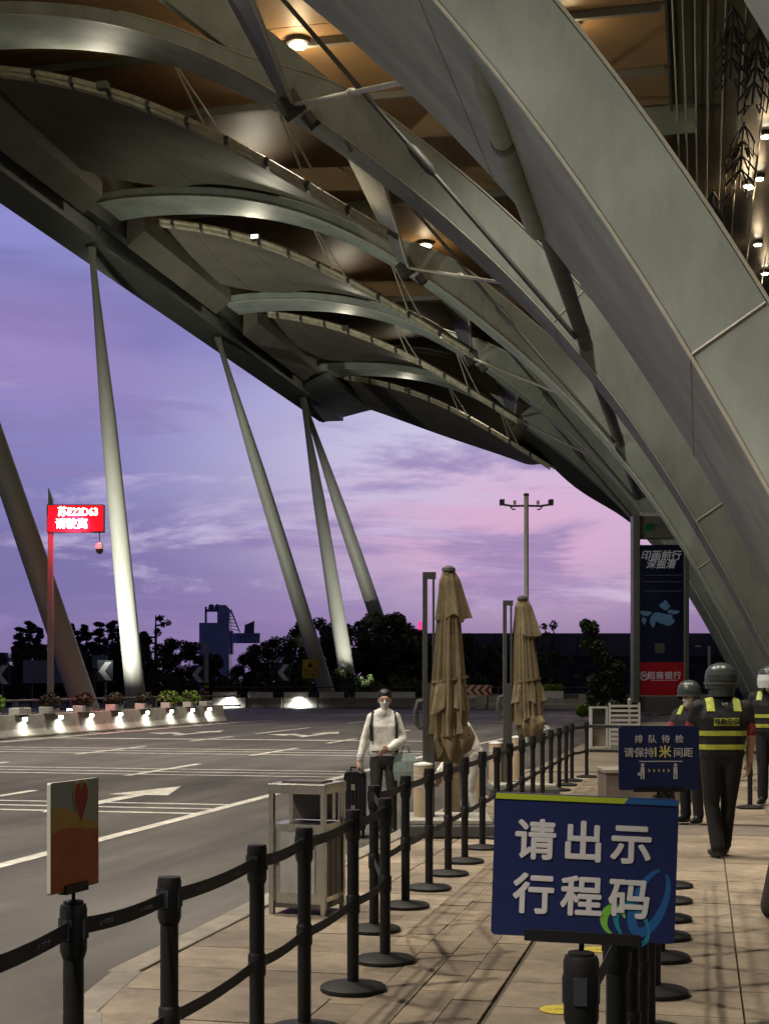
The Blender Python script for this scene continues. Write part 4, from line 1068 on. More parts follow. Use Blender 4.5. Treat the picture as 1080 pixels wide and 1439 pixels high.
MB().box((-.25, 0, zz), (.8, .3, 4.2)).build('neon_bar', NEONP, n2); MB().box((.75, .1, zz-.1), (.9, .4, 4.0)).build('dark_case', TWD, n2)
MB().box((.3, 1.5, (zz-2.2)/2), (9, 3, zz-2.2)).build('roof_block', TWD, n2)
BLUEP = mat('pale_blue_panel', (.26,.31,.42), .4, var=.15, vscale=1)
for (x0, x1, y0, y1, lab) in ((33, 106, 928, 960, 'large pale blue hoarding behind the shaded left column'), (130, 151, 921, 939, 'small pale blue hoarding left of the lit column')):
    Y = 110.; c = at((x0+x1)/2, 960, Y); c.z = -.45
    h = thing('hoarding', lab, 'hoarding', c, TH)
    zt_, zb_ = EYE+(960-y0)/2000*Y+.45, EYE+(960-y1)/2000*Y+.45; w0 = (x1-x0)/2000*Y
    MB().box((0, 0, (zt_+zb_)/2), (w0, .2, zt_-zb_)).build('board', BLUEP, h)
    for s in (-1, 1): MB().box((s*w0*.35, .15, zb_/2+.2), (.15, .15, zb_+.4)).build('leg', STEELD, h)
c = at(-10, 960, 170); c.z = -.45
sh = thing('distant_shed', 'distant grey shed roof at the left picture edge', 'building', c, TH)
MB().box((0, 0, 2), (7.5, 8, 4.2)).build('wall', HALLD, sh); MB().loft([[Vector((-3.9, y, 4.6)), Vector((3.2, y, 4.6)), Vector((2.9, y, 5.6)), Vector((-3.9, y, 5.7))] for y in (-4.2, 4.2)]).build('roof', BLUEP, sh)

# ================================================================== road signs
CHN = mat('chevron_navy', (.012,.03,.06), .5)
def chevron_sign(px, py, Y, lab, w=.95, h=1.35):
    c = at(px, py, Y); base = Vector((c.x, c.y, -.3))
    t = thing('chevron_sign', lab, 'sign', base, TH, 'blue and white chevron bend signs'); zc = c.z+.3
    MB().box((0, 0, zc), (w, .05, h)).build('board', CHN, t)
    MB().box((0, .06, zc/2), (.08, .08, zc)).build('post', STEELD, t)
    mb = MB(); q = .42*w
    mb.add([(x, -.032, zc+z) for x, z in ((.02, .42*h), (q, .42*h), (-.02, 0), (q, -.42*h), (.02, -.42*h), (-q, 0))], [(0, 1, 2, 5), (5, 2, 3, 4)])
    mb.build('chevron', mat('chevron_white', (.85,.86,.86), .5), t)
chevron_sign(3, 948, 84, 'chevron bend sign cut by the left picture edge'); chevron_sign(148, 943, 88, 'chevron bend sign between the shaded and lit left columns')
chevron_sign(278, 948, 108, 'chevron bend sign beside the striped pole', 1.0, 1.4); chevron_sign(398, 945, 108, 'chevron bend sign left of the yellow warning sign', 1.05, 1.45)
YS = mat('warning_yellow', (.62,.40,.02), .5, var=.2, vscale=3)
c = at(436, 940, 102.5); t = thing('warning_sign', 'square yellow warning sign beside the shaded middle column', 'sign', Vector((c.x, c.y, -.3)), TH)
zc = c.z+.3
MB().box((0, 0, zc), (1.15, .05, 1.35)).build('board', YS, t); MB().box((0, .06, zc/2), (.1, .08, zc)).build('post', STEELD, t)
MB().add([(-.22, -.03, zc+.12), (.22, -.03, zc+.12), (0, -.03, zc+.52)], [(0,1,2)]).build('triangle', BLACKR, t)
text('sign_text', '事故多发', .24, BLACKR, t, Matrix.Translation((0, -.03, zc-.15)) @ FRONT); text('sign_text', '减速慢行', .24, BLACKR, t, Matrix.Translation((0, -.03, zc-.44)) @ FRONT)
RC = mat('board_red', (.26,.012,.018), .5)
c = at(668, 970, 94.6); t = thing('chevron_board', 'long red and white chevron board between the parasols', 'sign', Vector((c.x, c.y, -.15)), TH)
zc = c.z+.15
MB().box((0, 0, zc), (2.1, .05, .68)).build('board', mat('board_cream', (.55,.46,.36), .5), t)
for s in (-.8, .8): MB().box((s, .06, zc/2), (.07, .07, zc)).build('post', STEELD, t)
for k in range(4):
    x = -.85+.48*k
    MB().add([(x, -.03, zc), (x+.30, -.03, zc+.32), (x+.52, -.03, zc+.32), (x+.22, -.03, zc), (x+.52, -.03, zc-.32), (x+.30, -.03, zc-.32)], [(0,1,2,3),(0,3,4,5)]).build('red_chevron', RC, t)
c = at(290, 968, 102); t = thing('striped_pole', 'thin grey pole with yellow and black striped foot', 'pole', Vector((c.x, c.y, -.3)), TH)
zt_ = EYE+(960-905)/2000*102+.3
MB().lathe([(.2, 0), (.2, 1.9)], n=12).build('foot', BLACKR, t); MB().lathe([(.16, 1.9), (.14, zt_)], n=12).build('shaft', COLM, t)
for k in range(4): MB().lathe([(.205, .3+.42*k), (.205, .5+.42*k)], n=12).build('stripe', YS, t)
c = at(996, 975, 120); t = thing('street_lamp', 'small distant pale street lamp below the right arches', 'street lamp', Vector((c.x, c.y, -.15)), TH)
zt_ = EYE+(960-908)/2000*120+.15
MB().lathe([(.16, 0), (.12, zt_)], n=10).build('pole', mat('pale_pole', (.5,.48,.36), .5), t); MB().tube([(0, 0, zt_-.4), (-.6, 0, zt_), (-.9, 0, zt_+.05)], .05, 6).build('arm', STEELD, t); MB().box((-.95, 0, zt_), (.45, .2, .1)).build('lamp_head', WHITE, t)

# ================================================================== trees and shrubs
LEAFD = mat('foliage_dark', (.07,.10,.045), .7, var=.5, vscale=1.2); LEAFM = mat('foliage_mid', (.08,.115,.035), .65, var=.5, vscale=1.5); LEAFC = mat('foliage_conifer', (.06,.085,.065), .7, var=.4, vscale=1)
BARK = mat('bark', (.035,.028,.02), .9, var=.3, vscale=6)
def clump_crown(blobs, per, s, seed):
    rnd = random.Random(seed); mb = MB()
    for (x, y, z, r) in blobs:
        b = leaves(per, r, r, r*.8, (x, y, z), s, rnd.randint(0, 99999), .25)
        mb.add(b.v, b.f)
    return mb
def tree_proto(kind, seed):
    rnd = random.Random(seed)
    t = thing('tree', 'x', 'tree', (0, 0, 0))
    if kind == 'round':
        tr = MB().tube([(0, 0, 0), (.05, 0, .25), (.0, .02, .5)], [.05, .035, .02], 8)
        blobs = []
        for k in range(36):
            a = rnd.uniform(0, 2*PI); z = rnd.uniform(.12, .93); rr = .36*math.sqrt(max(.05, 1-((z-.5)/.5)**2))*rnd.uniform(.3, 1)
            blobs.append((rr*math.cos(a), rr*math.sin(a), z, rnd.uniform(.07, .14)))
            if k < 7: tr.tube([(0, 0, .2+.04*k), (rr*.6*math.cos(a), rr*.6*math.sin(a), z*.75), (rr*math.cos(a), rr*math.sin(a), z)], [.018, .01, .005], 5)
        cr_ = clump_crown(blobs, 300, .022, seed)
    elif kind == 'conifer':
        tr = MB().tube([(0, 0, 0), (0, 0, .98)], [.03, .004], 6); blobs = []
        for k in range(16):
            z = .12+.84*k/15; rr = .17*(1-z)+.02
            for j in range(4 if k < 11 else 2):
                a = rnd.uniform(0, 2*PI); blobs.append((rr*math.cos(a), rr*math.sin(a), z+rnd.uniform(-.02, .02), .035+.045*(1-z)))
            if k < 12: tr.tube([(0, 0, z+.02), (rr*1.2*math.cos(a), rr*1.2*math.sin(a), z)], [.008, .003], 4)
        cr_ = clump_crown(blobs, 80, .022, seed)
    elif kind == 'sparse':
        tr = MB().tube([(0, 0, 0), (.06, 0, .3), (-.05, 0, .6), (.04, 0, .82), (.0, 0, 1)], [.03, .024, .018, .012, .004], 6); blobs = []
        for k in range(11):
            z = .3+.065*k; a = rnd.uniform(0, 2*PI); L = .30*(1.15-z)+.05
            e = (L*math.cos(a), L*math.sin(a), z+rnd.uniform(-.03, .1))
            tr.tube([(0, 0, z), (e[0]*.6, e[1]*.6, z+.01), e], [.012, .008, .003], 5)
            blobs.append((*e, .05)); blobs.append((e[0]*.6, e[1]*.6, z+.01, .035))
        cr_ = clump_crown(blobs, 40, .022, seed)
    else:                                           # low shrub
        tr = MB().tube([(0, 0, 0), (0, 0, .4)], [.03, .02], 6); blobs = []
        for k in range(22):
            a = rnd.uniform(0, 2*PI); rr = rnd.uniform(0, .8); blobs.append((rr*math.cos(a), .5*rr*math.sin(a), rnd.uniform(.15, .75)*(1-.3*rr), rnd.uniform(.12, .22)))
        cr_ = clump_crown(blobs, 90, .05, seed)
    tr.build('trunk', BARK, t); cr_.build('crown', {'round': LEAFD, 'conifer': LEAFC, 'sparse': LEAFD, 'shrub': LEAFM}[kind], t)
    return t
protos = {}; used = set()
def plant(kind, var, px, ytop, Y, wide, label, group, zb=-.45):
    key = (kind, var)
    if key not in protos: protos[key] = tree_proto(kind, 100+var*7+len(kind))
    if key in used: o = copy_tree(protos[key])
    else: o = protos[key]; used.add(key)
    c = at(px, ytop, Y); h = c.z - zb
    o.location = (c.x, c.y, zb); o.scale = (h*wide, h*wide, h*1.02); o.rotation_euler = (0, 0, random.uniform(0, 6.28))
    o['label'] = label; o['category'] = 'shrub' if kind == 'shrub' else 'tree'; o['group'] = group
    return o
pos = ['leftmost', 'second', 'third', 'fourth', 'fifth', 'sixth', 'seventh', 'eighth', 'ninth', 'tenth', 'last']
for i, (x, y) in enumerate(((28, 884), (42, 873), (56, 882), (84, 884), (103, 876), (122, 878), (140, 877), (158, 872), (172, 880), (200, 890))):
    plant('conifer', i % 3, x, y, 150+(i % 3)*4, 1.25, 'dark conifer behind the left columns, %s from the left' % pos[i], 'dark conifers behind the left columns')
rounds = [(12, 915, 'low'), (60, 912, ''), (118, 908, ''), (165, 905, ''), (222, 893, ''), (258, 898, ''), (300, 918, ''), (345, 908, ''), (378, 897, ''), (412, 893, ''), (448, 868, ''), (478, 878, ''), (512, 866, ''), (545, 858, ''), (575, 884, ''), (600, 902, ''), (655, 893, ''), (690, 905, ''), (765, 915, '')]
for i, (x, y, _) in enumerate(rounds):
    plant('round', i % 4, x, y, 122+(i*5 % 9), .95, 'dark leafy tree beyond the road, %s from the left' % (NTH + ['eighteenth', 'nineteenth'])[i], 'dark leafy trees beyond the road')
plant('sparse', 0, 219, 867, 124, 1.0, 'thin gnarled pine rising above the trees right of the lit column', 'sparse trees')
plant('sparse', 1, 775, 880, 112, 1.1, 'sparse dark tree with bare branches right of the far parasol', 'sparse trees')
plant('sparse', 2, 640, 905, 112, 1.0, 'sparse dark tree partly hidden by the near parasol', 'sparse trees')
for i, (x, y, w0, m) in enumerate(((398, 918, 1.1, 0), (425, 925, 1.0, 1), (478, 928, 1.0, 0), (520, 940, 1.2, 1), (560, 938, 1.2, 0), (610, 935, 1.1, 1), (650, 930, 1.2, 0), (330, 940, 1.2, 1), (240, 938, 1.3, 0))):
    plant('shrub', m, x, y, 109+i % 3, w0*.62, 'green shrub behind the far railing, %s of the row' % NTH[i], 'green shrubs behind the far railing')
# cloud-pruned topiary and bushes by the totem
tq = at(842, 1003, 66); tq.z = 0
to = thing('topiary_tree', 'cloud pruned dark green topiary tree left of the totem', 'tree', tq, TH)
k6 = 66/2000
def q(px, py): return ((px-842)*k6, 0, EYE+(960-py)*k6)
MB().tube([q(842, 1003), q(850, 975), q(848, 945), q(838, 915), (q(834, 885))], [.14, .12, .1, .08, .04], 8).build('trunk', BARK, to)
for i, (x, y, r) in enumerate(((829, 884, 13), (822, 878, 8), (835, 908, 15), (824, 905, 9), (846, 925, 13), (852, 945, 13), (866, 938, 12), (862, 955, 13), (836, 958, 13), (850, 972, 15), (868, 975, 11), (834, 978, 11))):
    c = q(x, y); rr = r*k6
    leaves(520, rr, rr, rr*.95, c, .10, 300+i, .35).build('foliage', LEAFD if i % 3 else LEAFM, to)
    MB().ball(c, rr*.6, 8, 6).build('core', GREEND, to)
tb2 = gnd(826, 1008); bs = thing('shrub', 'round bright green bush at the foot of the topiary tree', 'shrub', tb2, TH)
for i, (x, z, r) in enumerate(((0, .35, .4), (-.3, .28, .3), (.35, .3, .32), (.1, .55, .3))): leaves(420, r, r, r*.9, (x, 0, z), .09, 400+i, .3).build('foliage', GREEN1, bs)
tb2 = at(872, 1003, 70); tb2.z = 0; bs = thing('shrub', 'dark clipped shrub between topiary and totem', 'shrub', tb2, TH)
for i, (x, z, r) in enumerate(((0, .4, .5), (-.5, .35, .42), (.5, .35, .4), (.1, .75, .4))): leaves(420, r, r, r*.9, (x, 0, z), .09, 420+i, .3).build('foliage', LEAFD, bs)

# ================================================================== people
SKIN = mat('skin', (.42,.25,.17), .55, var=.15, vscale=15); HAIR = mat('hair', (.012,.010,.009), .5); MASKW = mat('face_mask', (.58,.59,.60), .7)
JKW = mat('jacket_white', (.80,.78,.72), .8, var=.2, vscale=9, bump=.8, bscale=14); TRD = mat('trousers_dark', (.030,.028,.026), .8, var=.3, vscale=8); TRB = mat('trousers_black', (.0025,.0025,.003), .85)
VEST = mat('vest_black', (.004,.004,.006), .8, bump=.3, bscale=20); REDS = mat('shirt_red', (.20,.02,.03), .8, var=.3, vscale=9); SHOE = mat('shoe_black', (.008,.008,.008), .35)
NEONY = mat('reflective_lime', (.44,.49,.06), .5, var=.2, vscale=14); HELM = mat('helmet_grey_green', (.04,.055,.05), .3, var=.2, vscale=5); VIS = mat('visor', (.05,.06,.06), .12); CLEARV = mat('visor_pale', (.55,.58,.58), .15)
COATB = mat('coat_brown', (.045,.030,.022), .85, var=.3, vscale=8)
EYEM = mat('eye_dark', (.02,.015,.012), .3)
b_ = bmesh.new(); bmesh.ops.create_icosphere(b_, subdivisions=2, radius=1); ICO = [v.co.copy() for v in b_.verts]; b_.free()
def body_mesh(name, prims, mats, voxel=.0095):
    """prims: (list of (point, radius), material index); hull each, fuse into one skin, colour by nearest piece"""
    allv = []; allf = []
    for sph, mi in prims:
        bm = bmesh.new()
        for p, r in sph:
            for d in ICO: bm.verts.new(Vector(p) + d*r)
        bmesh.ops.convex_hull(bm, input=bm.verts[:])
        bm.verts.ensure_lookup_table(); bm.verts.index_update()
        o_ = len(allv); allv += [tuple(v.co) for v in bm.verts]; allf += [[o_+v.index for v in f.verts] for f in bm.faces]
        bm.free()
    me = bpy.data.meshes.new(name); me.from_pydata(allv, [], allf)
    o = bpy.data.objects.new(name, me); col.objects.link(o)
    rm = o.modifiers.new('r', 'REMESH'); rm.mode = 'VOXEL'; rm.voxel_size = voxel
    sm_ = o.modifiers.new('s', 'SMOOTH'); sm_.factor = .5; sm_.iterations = 4
    me2 = bpy.data.meshes.new_from_object(o.evaluated_get(bpy.context.evaluated_depsgraph_get()))
    bpy.data.objects.remove(o); bpy.data.meshes.remove(me)
    n = len(me2.polygons); c = np.empty(n*3); me2.polygons.foreach_get('center', c); c = c.reshape(n, 3)
    best = np.full(n, 1e9); idx = np.zeros(n, dtype=np.int32)
    for sph, mi in prims:
        prs = [(sph[a], sph[b]) for a in range(len(sph)) for b in range(a+1, len(sph))] or [(sph[0], sph[0])]
        for (pa, ra), (pb, rb) in prs:
            pa, pb = np.array(pa), np.array(pb); d = pb-pa; L = max(1e-9, float(d@d))
            t = np.clip(((c-pa)@d)/L, 0, 1); dist = np.linalg.norm(c-(pa+t[:, None]*d), axis=1) - (ra+(rb-ra)*t)
            k = dist < best; best[k] = dist[k]; idx[k] = mi
    me2.materials.clear()
    for m in mats: me2.materials.append(m)
    me2.polygons.foreach_set('material_index', idx); me2.polygons.foreach_set('use_smooth', [True]*n)
    return me2
def V(*a): return Vector(a)
def hand_prims(w, d, side, out, mi, curl=.5):
    """palm and five fingers; w wrist point, d hand direction, side thumb direction, out palm normal"""
    d, side, out = d.normalized(), side.normalized(), out.normalized(); P = []
    P.append(([(w, .024), (w+d*.05+side*.022, .016), (w+d*.05-side*.022, .015), (w+d*.09+side*.026, .014), (w+d*.09-side*.026, .013)], mi))
    for k, (off, L) in enumerate(((.027, .036), (.009, .042), (-.009, .039), (-.027, .03))):
        a = w+d*.092+side*off; b = a + (d*math.cos(curl*.6)+out*math.sin(curl*.6))*L; c = b + (d*math.cos(curl*1.6)+out*math.sin(curl*1.6))*L*.85
        P.append(([(a, .0105), (b, .0095)], mi)); P.append(([(b, .0095), (c, .0085)], mi))
    a = w+d*.03+side*.025; b = a+(d*.6+side*.7+out*.2).normalized()*.035; c = b+(d*.85+side*.25+out*.35).normalized()*.03
    P.append(([(a, .014), (b, .0115)], mi)); P.append(([(b, .0115), (c, .0095)], mi))
    return P
def head_prims(c, f, up, mi_skin, mi_low, s=1.0):
    """c centre of head, f facing direction"""
    f, up = f.normalized(), up.normalized(); r = f.cross(up).normalized()
    P = [([(c+up*.035*s-f*.015*s, .086*s), (c+up*.02*s+f*.025*s, .072*s)], mi_skin),
         ([(c-up*.055*s+f*.045*s, .046*s), (c-up*.02*s+f*.03*s, .066*s)], mi_low),
         ([(c-up*.088*s+f*.058*s, .024*s), (c-up*.05*s+f*.05*s, .04*s)], mi_low),
         ([(c+up*.018*s+f*.094*s, .010*s), (c-up*.018*s+f*.108*s, .0145*s)], mi_low if mi_low != mi_skin else mi_skin)]
    for q_ in (-1, 1):
        P.append(([(c+r*q_*.080*s+up*.01*s, .014*s), (c+r*q_*.083*s-up*.022*s, .011*s)], mi_skin))
        P.append(([(c+r*q_*.032*s+up*.042*s+f*.083*s, .012*s), (c+r*q_*.012*s+up*.042*s+f*.088*s, .011*s)], mi_skin))
    return P
def eyes(parent, c, f, up, s=1.0):
    f, up = f.normalized(), up.normalized(); r = f.cross(up).normalized()
    for q_ in (-1, 1): MB().ball(c+r*q_*.031*s+up*.018*s+f*.086*s, .0085*s, 8, 6).build('eye', EYEM, parent, smooth=True)
def limb(pts, mi): return [([pts[i], pts[i+1]], mi) for i in range(len(pts)-1)]
def leg_prims(hip, knee, ankle, toe_dir, mi_t, mi_s, fat=1.0):
    t = toe_dir.normalized(); s = t.cross(V(0, 0, 1)).normalized()
    P = limb([(hip, .092*fat), (hip.lerp(knee, .5), .080*fat), (knee, .062*fat), (knee.lerp(ankle, .4), .060*fat), (ankle.lerp(knee, .06), .058*fat)], mi_t)
    h = V(ankle.x, ankle.y, ankle.z-.04)
    P.append(([(h-t*.03, .036), (h+t*.07+s*.018, .033), (h+t*.07-s*.018, .033), (h+t*.15, .026), (ankle, .04)], mi_s))
    return P
def torso_prims(hipc, chestc, r_axis, mi, mi_hip, wide=1.0, deep=1.0):
    up = (chestc-hipc).normalized(); r = r_axis.normalized(); mid = hipc.lerp(chestc, .5)
    return [([(hipc+r*.075*wide, .105*deep), (hipc-r*.075*wide, .105*deep), (hipc-V(0, 0, .06)+r*.07, .1), (hipc-V(0, 0, .06)-r*.07, .1)], mi_hip),
            ([(hipc+r*.075*wide+up*.06, .108*deep), (hipc-r*.075*wide+up*.06, .108*deep), (mid+r*.075*wide, .11*deep), (mid-r*.075*wide, .11*deep)], mi),
            ([(mid+r*.075*wide, .11*deep), (mid-r*.075*wide, .11*deep), (chestc+r*.10*wide, .112*deep), (chestc-r*.10*wide, .112*deep)], mi),
            ([(chestc+r*.10*wide, .112*deep), (chestc-r*.10*wide, .112*deep), (chestc+up*.11+r*.14*wide, .062), (chestc+up*.11-r*.14*wide, .062), (chestc+up*.15, .06)], mi)]
def band(parent, me, z0, z1, m, name, mis, grow=.006, xr=None):
    """a strip of cloth cut from the body surface between two heights"""
    bm = bmesh.new(); bm.from_mesh(me)
    bmesh.ops.delete(bm, geom=[f for f in bm.faces if f.material_index not in mis], context='FACES')
    for co, no in ((V(0, 0, z0), V(0, 0, -1)), (V(0, 0, z1), V(0, 0, 1))):
        bmesh.ops.bisect_plane(bm, geom=bm.verts[:]+bm.edges[:]+bm.faces[:], plane_co=co, plane_no=no, clear_outer=True)
    if xr:
        for co, no in ((V(xr[0], 0, 0), V(-1, 0, 0)), (V(xr[1], 0, 0), V(1, 0, 0))):
            bmesh.ops.bisect_plane(bm, geom=bm.verts[:]+bm.edges[:]+bm.faces[:], plane_co=co, plane_no=no, clear_outer=True)
    bm.normal_update()
    for v in bm.verts: v.co += v.normal*grow
    m2 = bpy.data.meshes.new(name); bm.to_mesh(m2); bm.free(); m2.materials.clear(); m2.materials.append(m)
    m2.polygons.foreach_set('material_index', [0]*len(m2.polygons))
    return mesh_obj(name, m2, parent)
def helmet(parent, c, f, up_tilt=0.0, visor=True):
    h = MB(); rings = []
    prof = [(.128, -.075), (.134, -.02), (.134, .04), (.118, .10), (.082, .142), (.035, .162), (.004, .165)]
    ang = math.atan2(f.y, f.x)
    for r, z in prof: rings.append([c + V(1.08*r*math.cos(a+ang), 1.0*r*math.sin(a+ang), z + (.0 if abs(math.atan2(math.sin(a), math.cos(a))) > 1.0 or z > .03 else .045)) for a in [2*PI*k/28 for k in range(28)]])
    ho = h.loft(rings, cap=False).build('helmet', HELM, parent, smooth=True)
    g_ = MB(); rings = []
    for r, z in ((.138, -.035), (.142, -.035), (.142, -.012), (.138, -.012)): rings.append([c + V(1.08*r*math.cos(a), r*math.sin(a), z) for a in [2*PI*k/28 for k in range(28)]])
    g_.loft(rings, cap=False).build('rim', STEELD, ho)
    n = MB(); aa = [ang+PI+R(-75+150*k/14) for k in range(15)]
    n.loft([[c + V(.125*math.cos(a), .125*math.sin(a), -.06) for a in aa], [c + V(.118*math.cos(a), .118*math.sin(a), -.145) for a in aa]], cap=False, closed=False).build('neck_guard', HELM, ho)
    b = MB(); aa = [ang+PI+R(-62+124*k/14) for k in range(15)]
    b.loft([[c + V(1.09*.137*math.cos(a), .139*math.sin(a), .0) for a in aa], [c + V(1.09*.137*math.cos(a), .138*math.sin(a), .055) for a in aa], [c + V(1.09*.124*math.cos(a), .126*math.sin(a), .098) for a in aa]], cap=False, closed=False).build('rear_panel', VIS, ho)
    if visor:
        v = MB(); aa = [ang+R(-70+140*k/14) for k in range(15)]
        v.loft([[c + V(.150*math.cos(a), .150*math.sin(a), .045) for a in aa], [c + V(.160*math.cos(a), .160*math.sin(a), -.03) for a in aa], [c + V(.152*math.cos(a), .152*math.sin(a), -.12) for a in aa]], cap=False, closed=False).build('face_shield', CLEARV, ho)
    return ho

# --- man in the white jacket with a suitcase (faces the camera; local -Y is towards the camera)
mp_ = gnd(539, 1178, -.15)
mn = thing('person', 'man in white jacket, white mask and dark trousers pulling a suitcase', 'person', mp_, TH); mn.scale = (.86, .9, 1.0)
U = V(0, 0, 1); F = V(.05, -1, -.12)
hc = V(.01, -.03, 1.55)
P = head_prims(hc, F, U, 0, 1)
P += [([(V(.005, .0, 1.39), .056), (V(.008, -.01, 1.47), .054)], 0)]
P += torso_prims(V(0, 0, .93), V(.01, -.01, 1.26), V(1, 0, 0), 2, 3, .98, 1.0)
P += [([(V(-.10, -.01, 1.40), .05), (V(.10, -.01, 1.40), .05), (V(0, -.05, 1.42), .065)], 2), ([(V(-.085, -.0, .99), .118), (V(.085, 0, .99), .118), (V(-.07, 0, 1.1), .112), (V(.07, 0, 1.1), .112)], 2), ([(V(-.05, -.06, 1.40), .035), (V(.06, -.06, 1.40), .035), (V(-.05, .05, 1.43), .04), (V(.06, .05, 1.43), .04)], 2)]
P += limb([(V(-.165, 0, 1.355), .062), (V(-.25, .0, 1.12), .056), (V(-.31, -.06, .91), .047)], 2)      # arm to the suitcase
P += hand_prims(V(-.33, -.075, .875), V(-.1, -.15, -1), V(.2, -1, 0), V(1, .2, -.2), 0, .9)
P += limb([(V(.165, 0, 1.355), .062), (V(.25, -.03, 1.12), .058), (V(.09, -.20, 1.03), .046)], 2)        # arm across the front
P += hand_prims(V(.075, -.205, 1.02), V(-1, -.1, -.35), V(0, -.3, .9), V(0, .6, -.6), 0, .6)
P += leg_prims(V(-.095, 0, .86), V(-.10, -.05, .47), V(-.105, .06, .085), V(-.1, -1, 0), 3, 4, 1.05)
P += leg_prims(V(.095, 0, .86), V(.11, -.02, .47), V(.115, -.02, .085), V(.12, -1, 0), 3, 4, 1.05)
me = body_mesh('person_body', P, [SKIN, MASKW, JKW, TRD, SHOE]); mesh_obj('body', me, mn)
hr = MB().ball(hc+V(-.0, .022, .055), (.094, .105, .085), 18, 12).build('hair', HAIR, mn, smooth=True)
fr = MB(); fr.loft([[hc+V(.082*math.sin(a), -.095*math.cos(a)+.01, .065+.02*math.cos(2*a)) for a in [R(-75+150*k/10) for k in range(11)]], [hc+V(.085*math.sin(a), -.085*math.cos(a)+.01, .10) for a in [R(-75+150*k/10) for k in range(11)]]], cap=False, closed=False).build('fringe', HAIR, mn)
eyes(mn, hc, F, U)
band(mn, me, .915, .955, mat('hem_stripe', (.5,.5,.52), .8), 'hem_stripe', (2,), .004); band(mn, me, .975, .99, mat('hem_line', (.09,.09,.1), .8), 'hem_line', (2,), .005, (-.16, .2))
MB().tube([(-.165, -.10, 1.10), (-.17, -.115, 1.28), (-.14, -.04, 1.42), (-.12, .09, 1.40)], .02, 8).build('backpack_strap', BLACKR, mn); MB().tube([(.165, -.10, 1.12), (.17, -.115, 1.28), (.14, -.04, 1.42), (.12, .09, 1.40)], .02, 8).build('backpack_strap', BLACKR, mn)
bk = MB().box((0, .2, 1.18), (.30, .16, .44)).build('backpack', BLACKR, mn, bevel=.05)
bg_ = thing('shopping_bag', 'pale blue green carrier bag hanging at the man\'s side', 'bag', mp_ + cam2w(.24, -.06, .66), TH)
MB().loft([[V(x*.13*s_, y*.06*s_, z) for x, y in ((-1,-1),(0,-1.3),(1,-1),(1,1),(0,1.2),(-1,1))] for z, s_ in ((0, .9), (.1, 1.05), (.22, 1.0), (.3, .75))]).build('bag_body', mat('bag_teal', (.30,.38,.35), .6, var=.3, vscale=10), bg_)
MB().tube([(-.05, 0, .29), (-.02, 0, .38), (.03, 0, .38), (.05, 0, .29)], .008, 6).build('bag_handle', STEELD, bg_)
sp = gnd(499, 1176, -.15)
sc_ = thing('suitcase', 'black ribbed upright suitcase with a telescopic handle', 'suitcase', sp, TH)
cs = panel(.25, .66, .42, .05, .42).build('shell', BLACK, sc_, bevel=0)
for x in (-.08, -.04, 0, .04, .08): MB().box((x, -.213, .42), (.012, .01, .56)).build('rib', BLACKR, sc_)
for z in (.58, .34, .22): MB().box((-.02, -.222, z), (.045, .008, .07)).build('buckle', INOX, sc_)
MB().tube([(-.05, 0, .75), (-.05, 0, .79), (.05, 0, .79), (.05, 0, .75)], .012, 8).build('carry_handle', BLACK, sc_)
for x in (.085,): 
    for y in (-.03, .09): MB().tube([(x, y, .74), (x, y, 1.02)], .008, 8).build('handle_tube', INOX, sc_)
MB().tube([(.085, -.05, 1.02), (.085, .11, 1.02)], .014, 8).build('handle_grip', BLACK, sc_)
for x in (-.09, .09):
    for y in (-.15, .15): MB().tube([(x-.015, y, .04), (x+.015, y, .04)], .04, 12).build('wheel', RUBBER, sc_); MB().box((x, y, .075), (.03, .03, .05)).build('wheel_fork', BLACK, sc_)

# --- person in white bending behind the near parasol
wp_ = gnd(671, 1180, -.15) + cam2w(0, .9, 0); 
wn = thing('person', 'person in white jacket bending forward, half hidden by the near parasol', 'person', wp_, TH)
hip = V(.0, 0, .92); ch = V(-.15, -.03, 1.20)
hc2 = V(-.36, -.05, 1.33); F2 = V(-.75, -.1, -.65); U2 = V(-.6, 0, .75)
P = head_prims(hc2, F2, U2, 0, 1) + [([(V(-.21, -.03, 1.28), .055), (V(-.31, -.04, 1.30), .052)], 0)]
P += torso_prims(hip, ch, V(0, 1, 0), 2, 3, 1.0, 1.2)
P += limb([(V(-.18, -.19, 1.22), .072), (V(-.24, -.24, .88), .06), (V(-.36, -.2, .68), .048)], 2) + hand_prims(V(-.37, -.195, .665), V(-.5, .1, -.8), V(-.6, -.4, .4), V(.3, .9, 0), 0)
P += limb([(V(-.18, .17, 1.22), .072), (V(-.24, .2, .88), .06), (V(-.38, .14, .70), .048)], 2) + hand_prims(V(-.39, .135, .685), V(-.5, 0, -.8), V(-.6, .3, .4), V(.3, -.9, 0), 0)
P += leg_prims(V(0, -.09, .85), V(-.06, -.1, .47), V(.03, -.1, .085), V(-1, -.1, 0), 3, 4) + leg_prims(V(0, .09, .85), V(-.03, .1, .47), V(.06, .1, .085), V(-1, .1, 0), 3, 4)
me = body_mesh('person_body', P, [SKIN, MASKW, JKW, JKW, SHOE]); mesh_obj('body', me, wn)
MB().ball(hc2+V(.01, 0, .05), (.09, .085, .08), 16, 10).build('hair', HAIR, wn, smooth=True); eyes(wn, hc2, F2, U2)

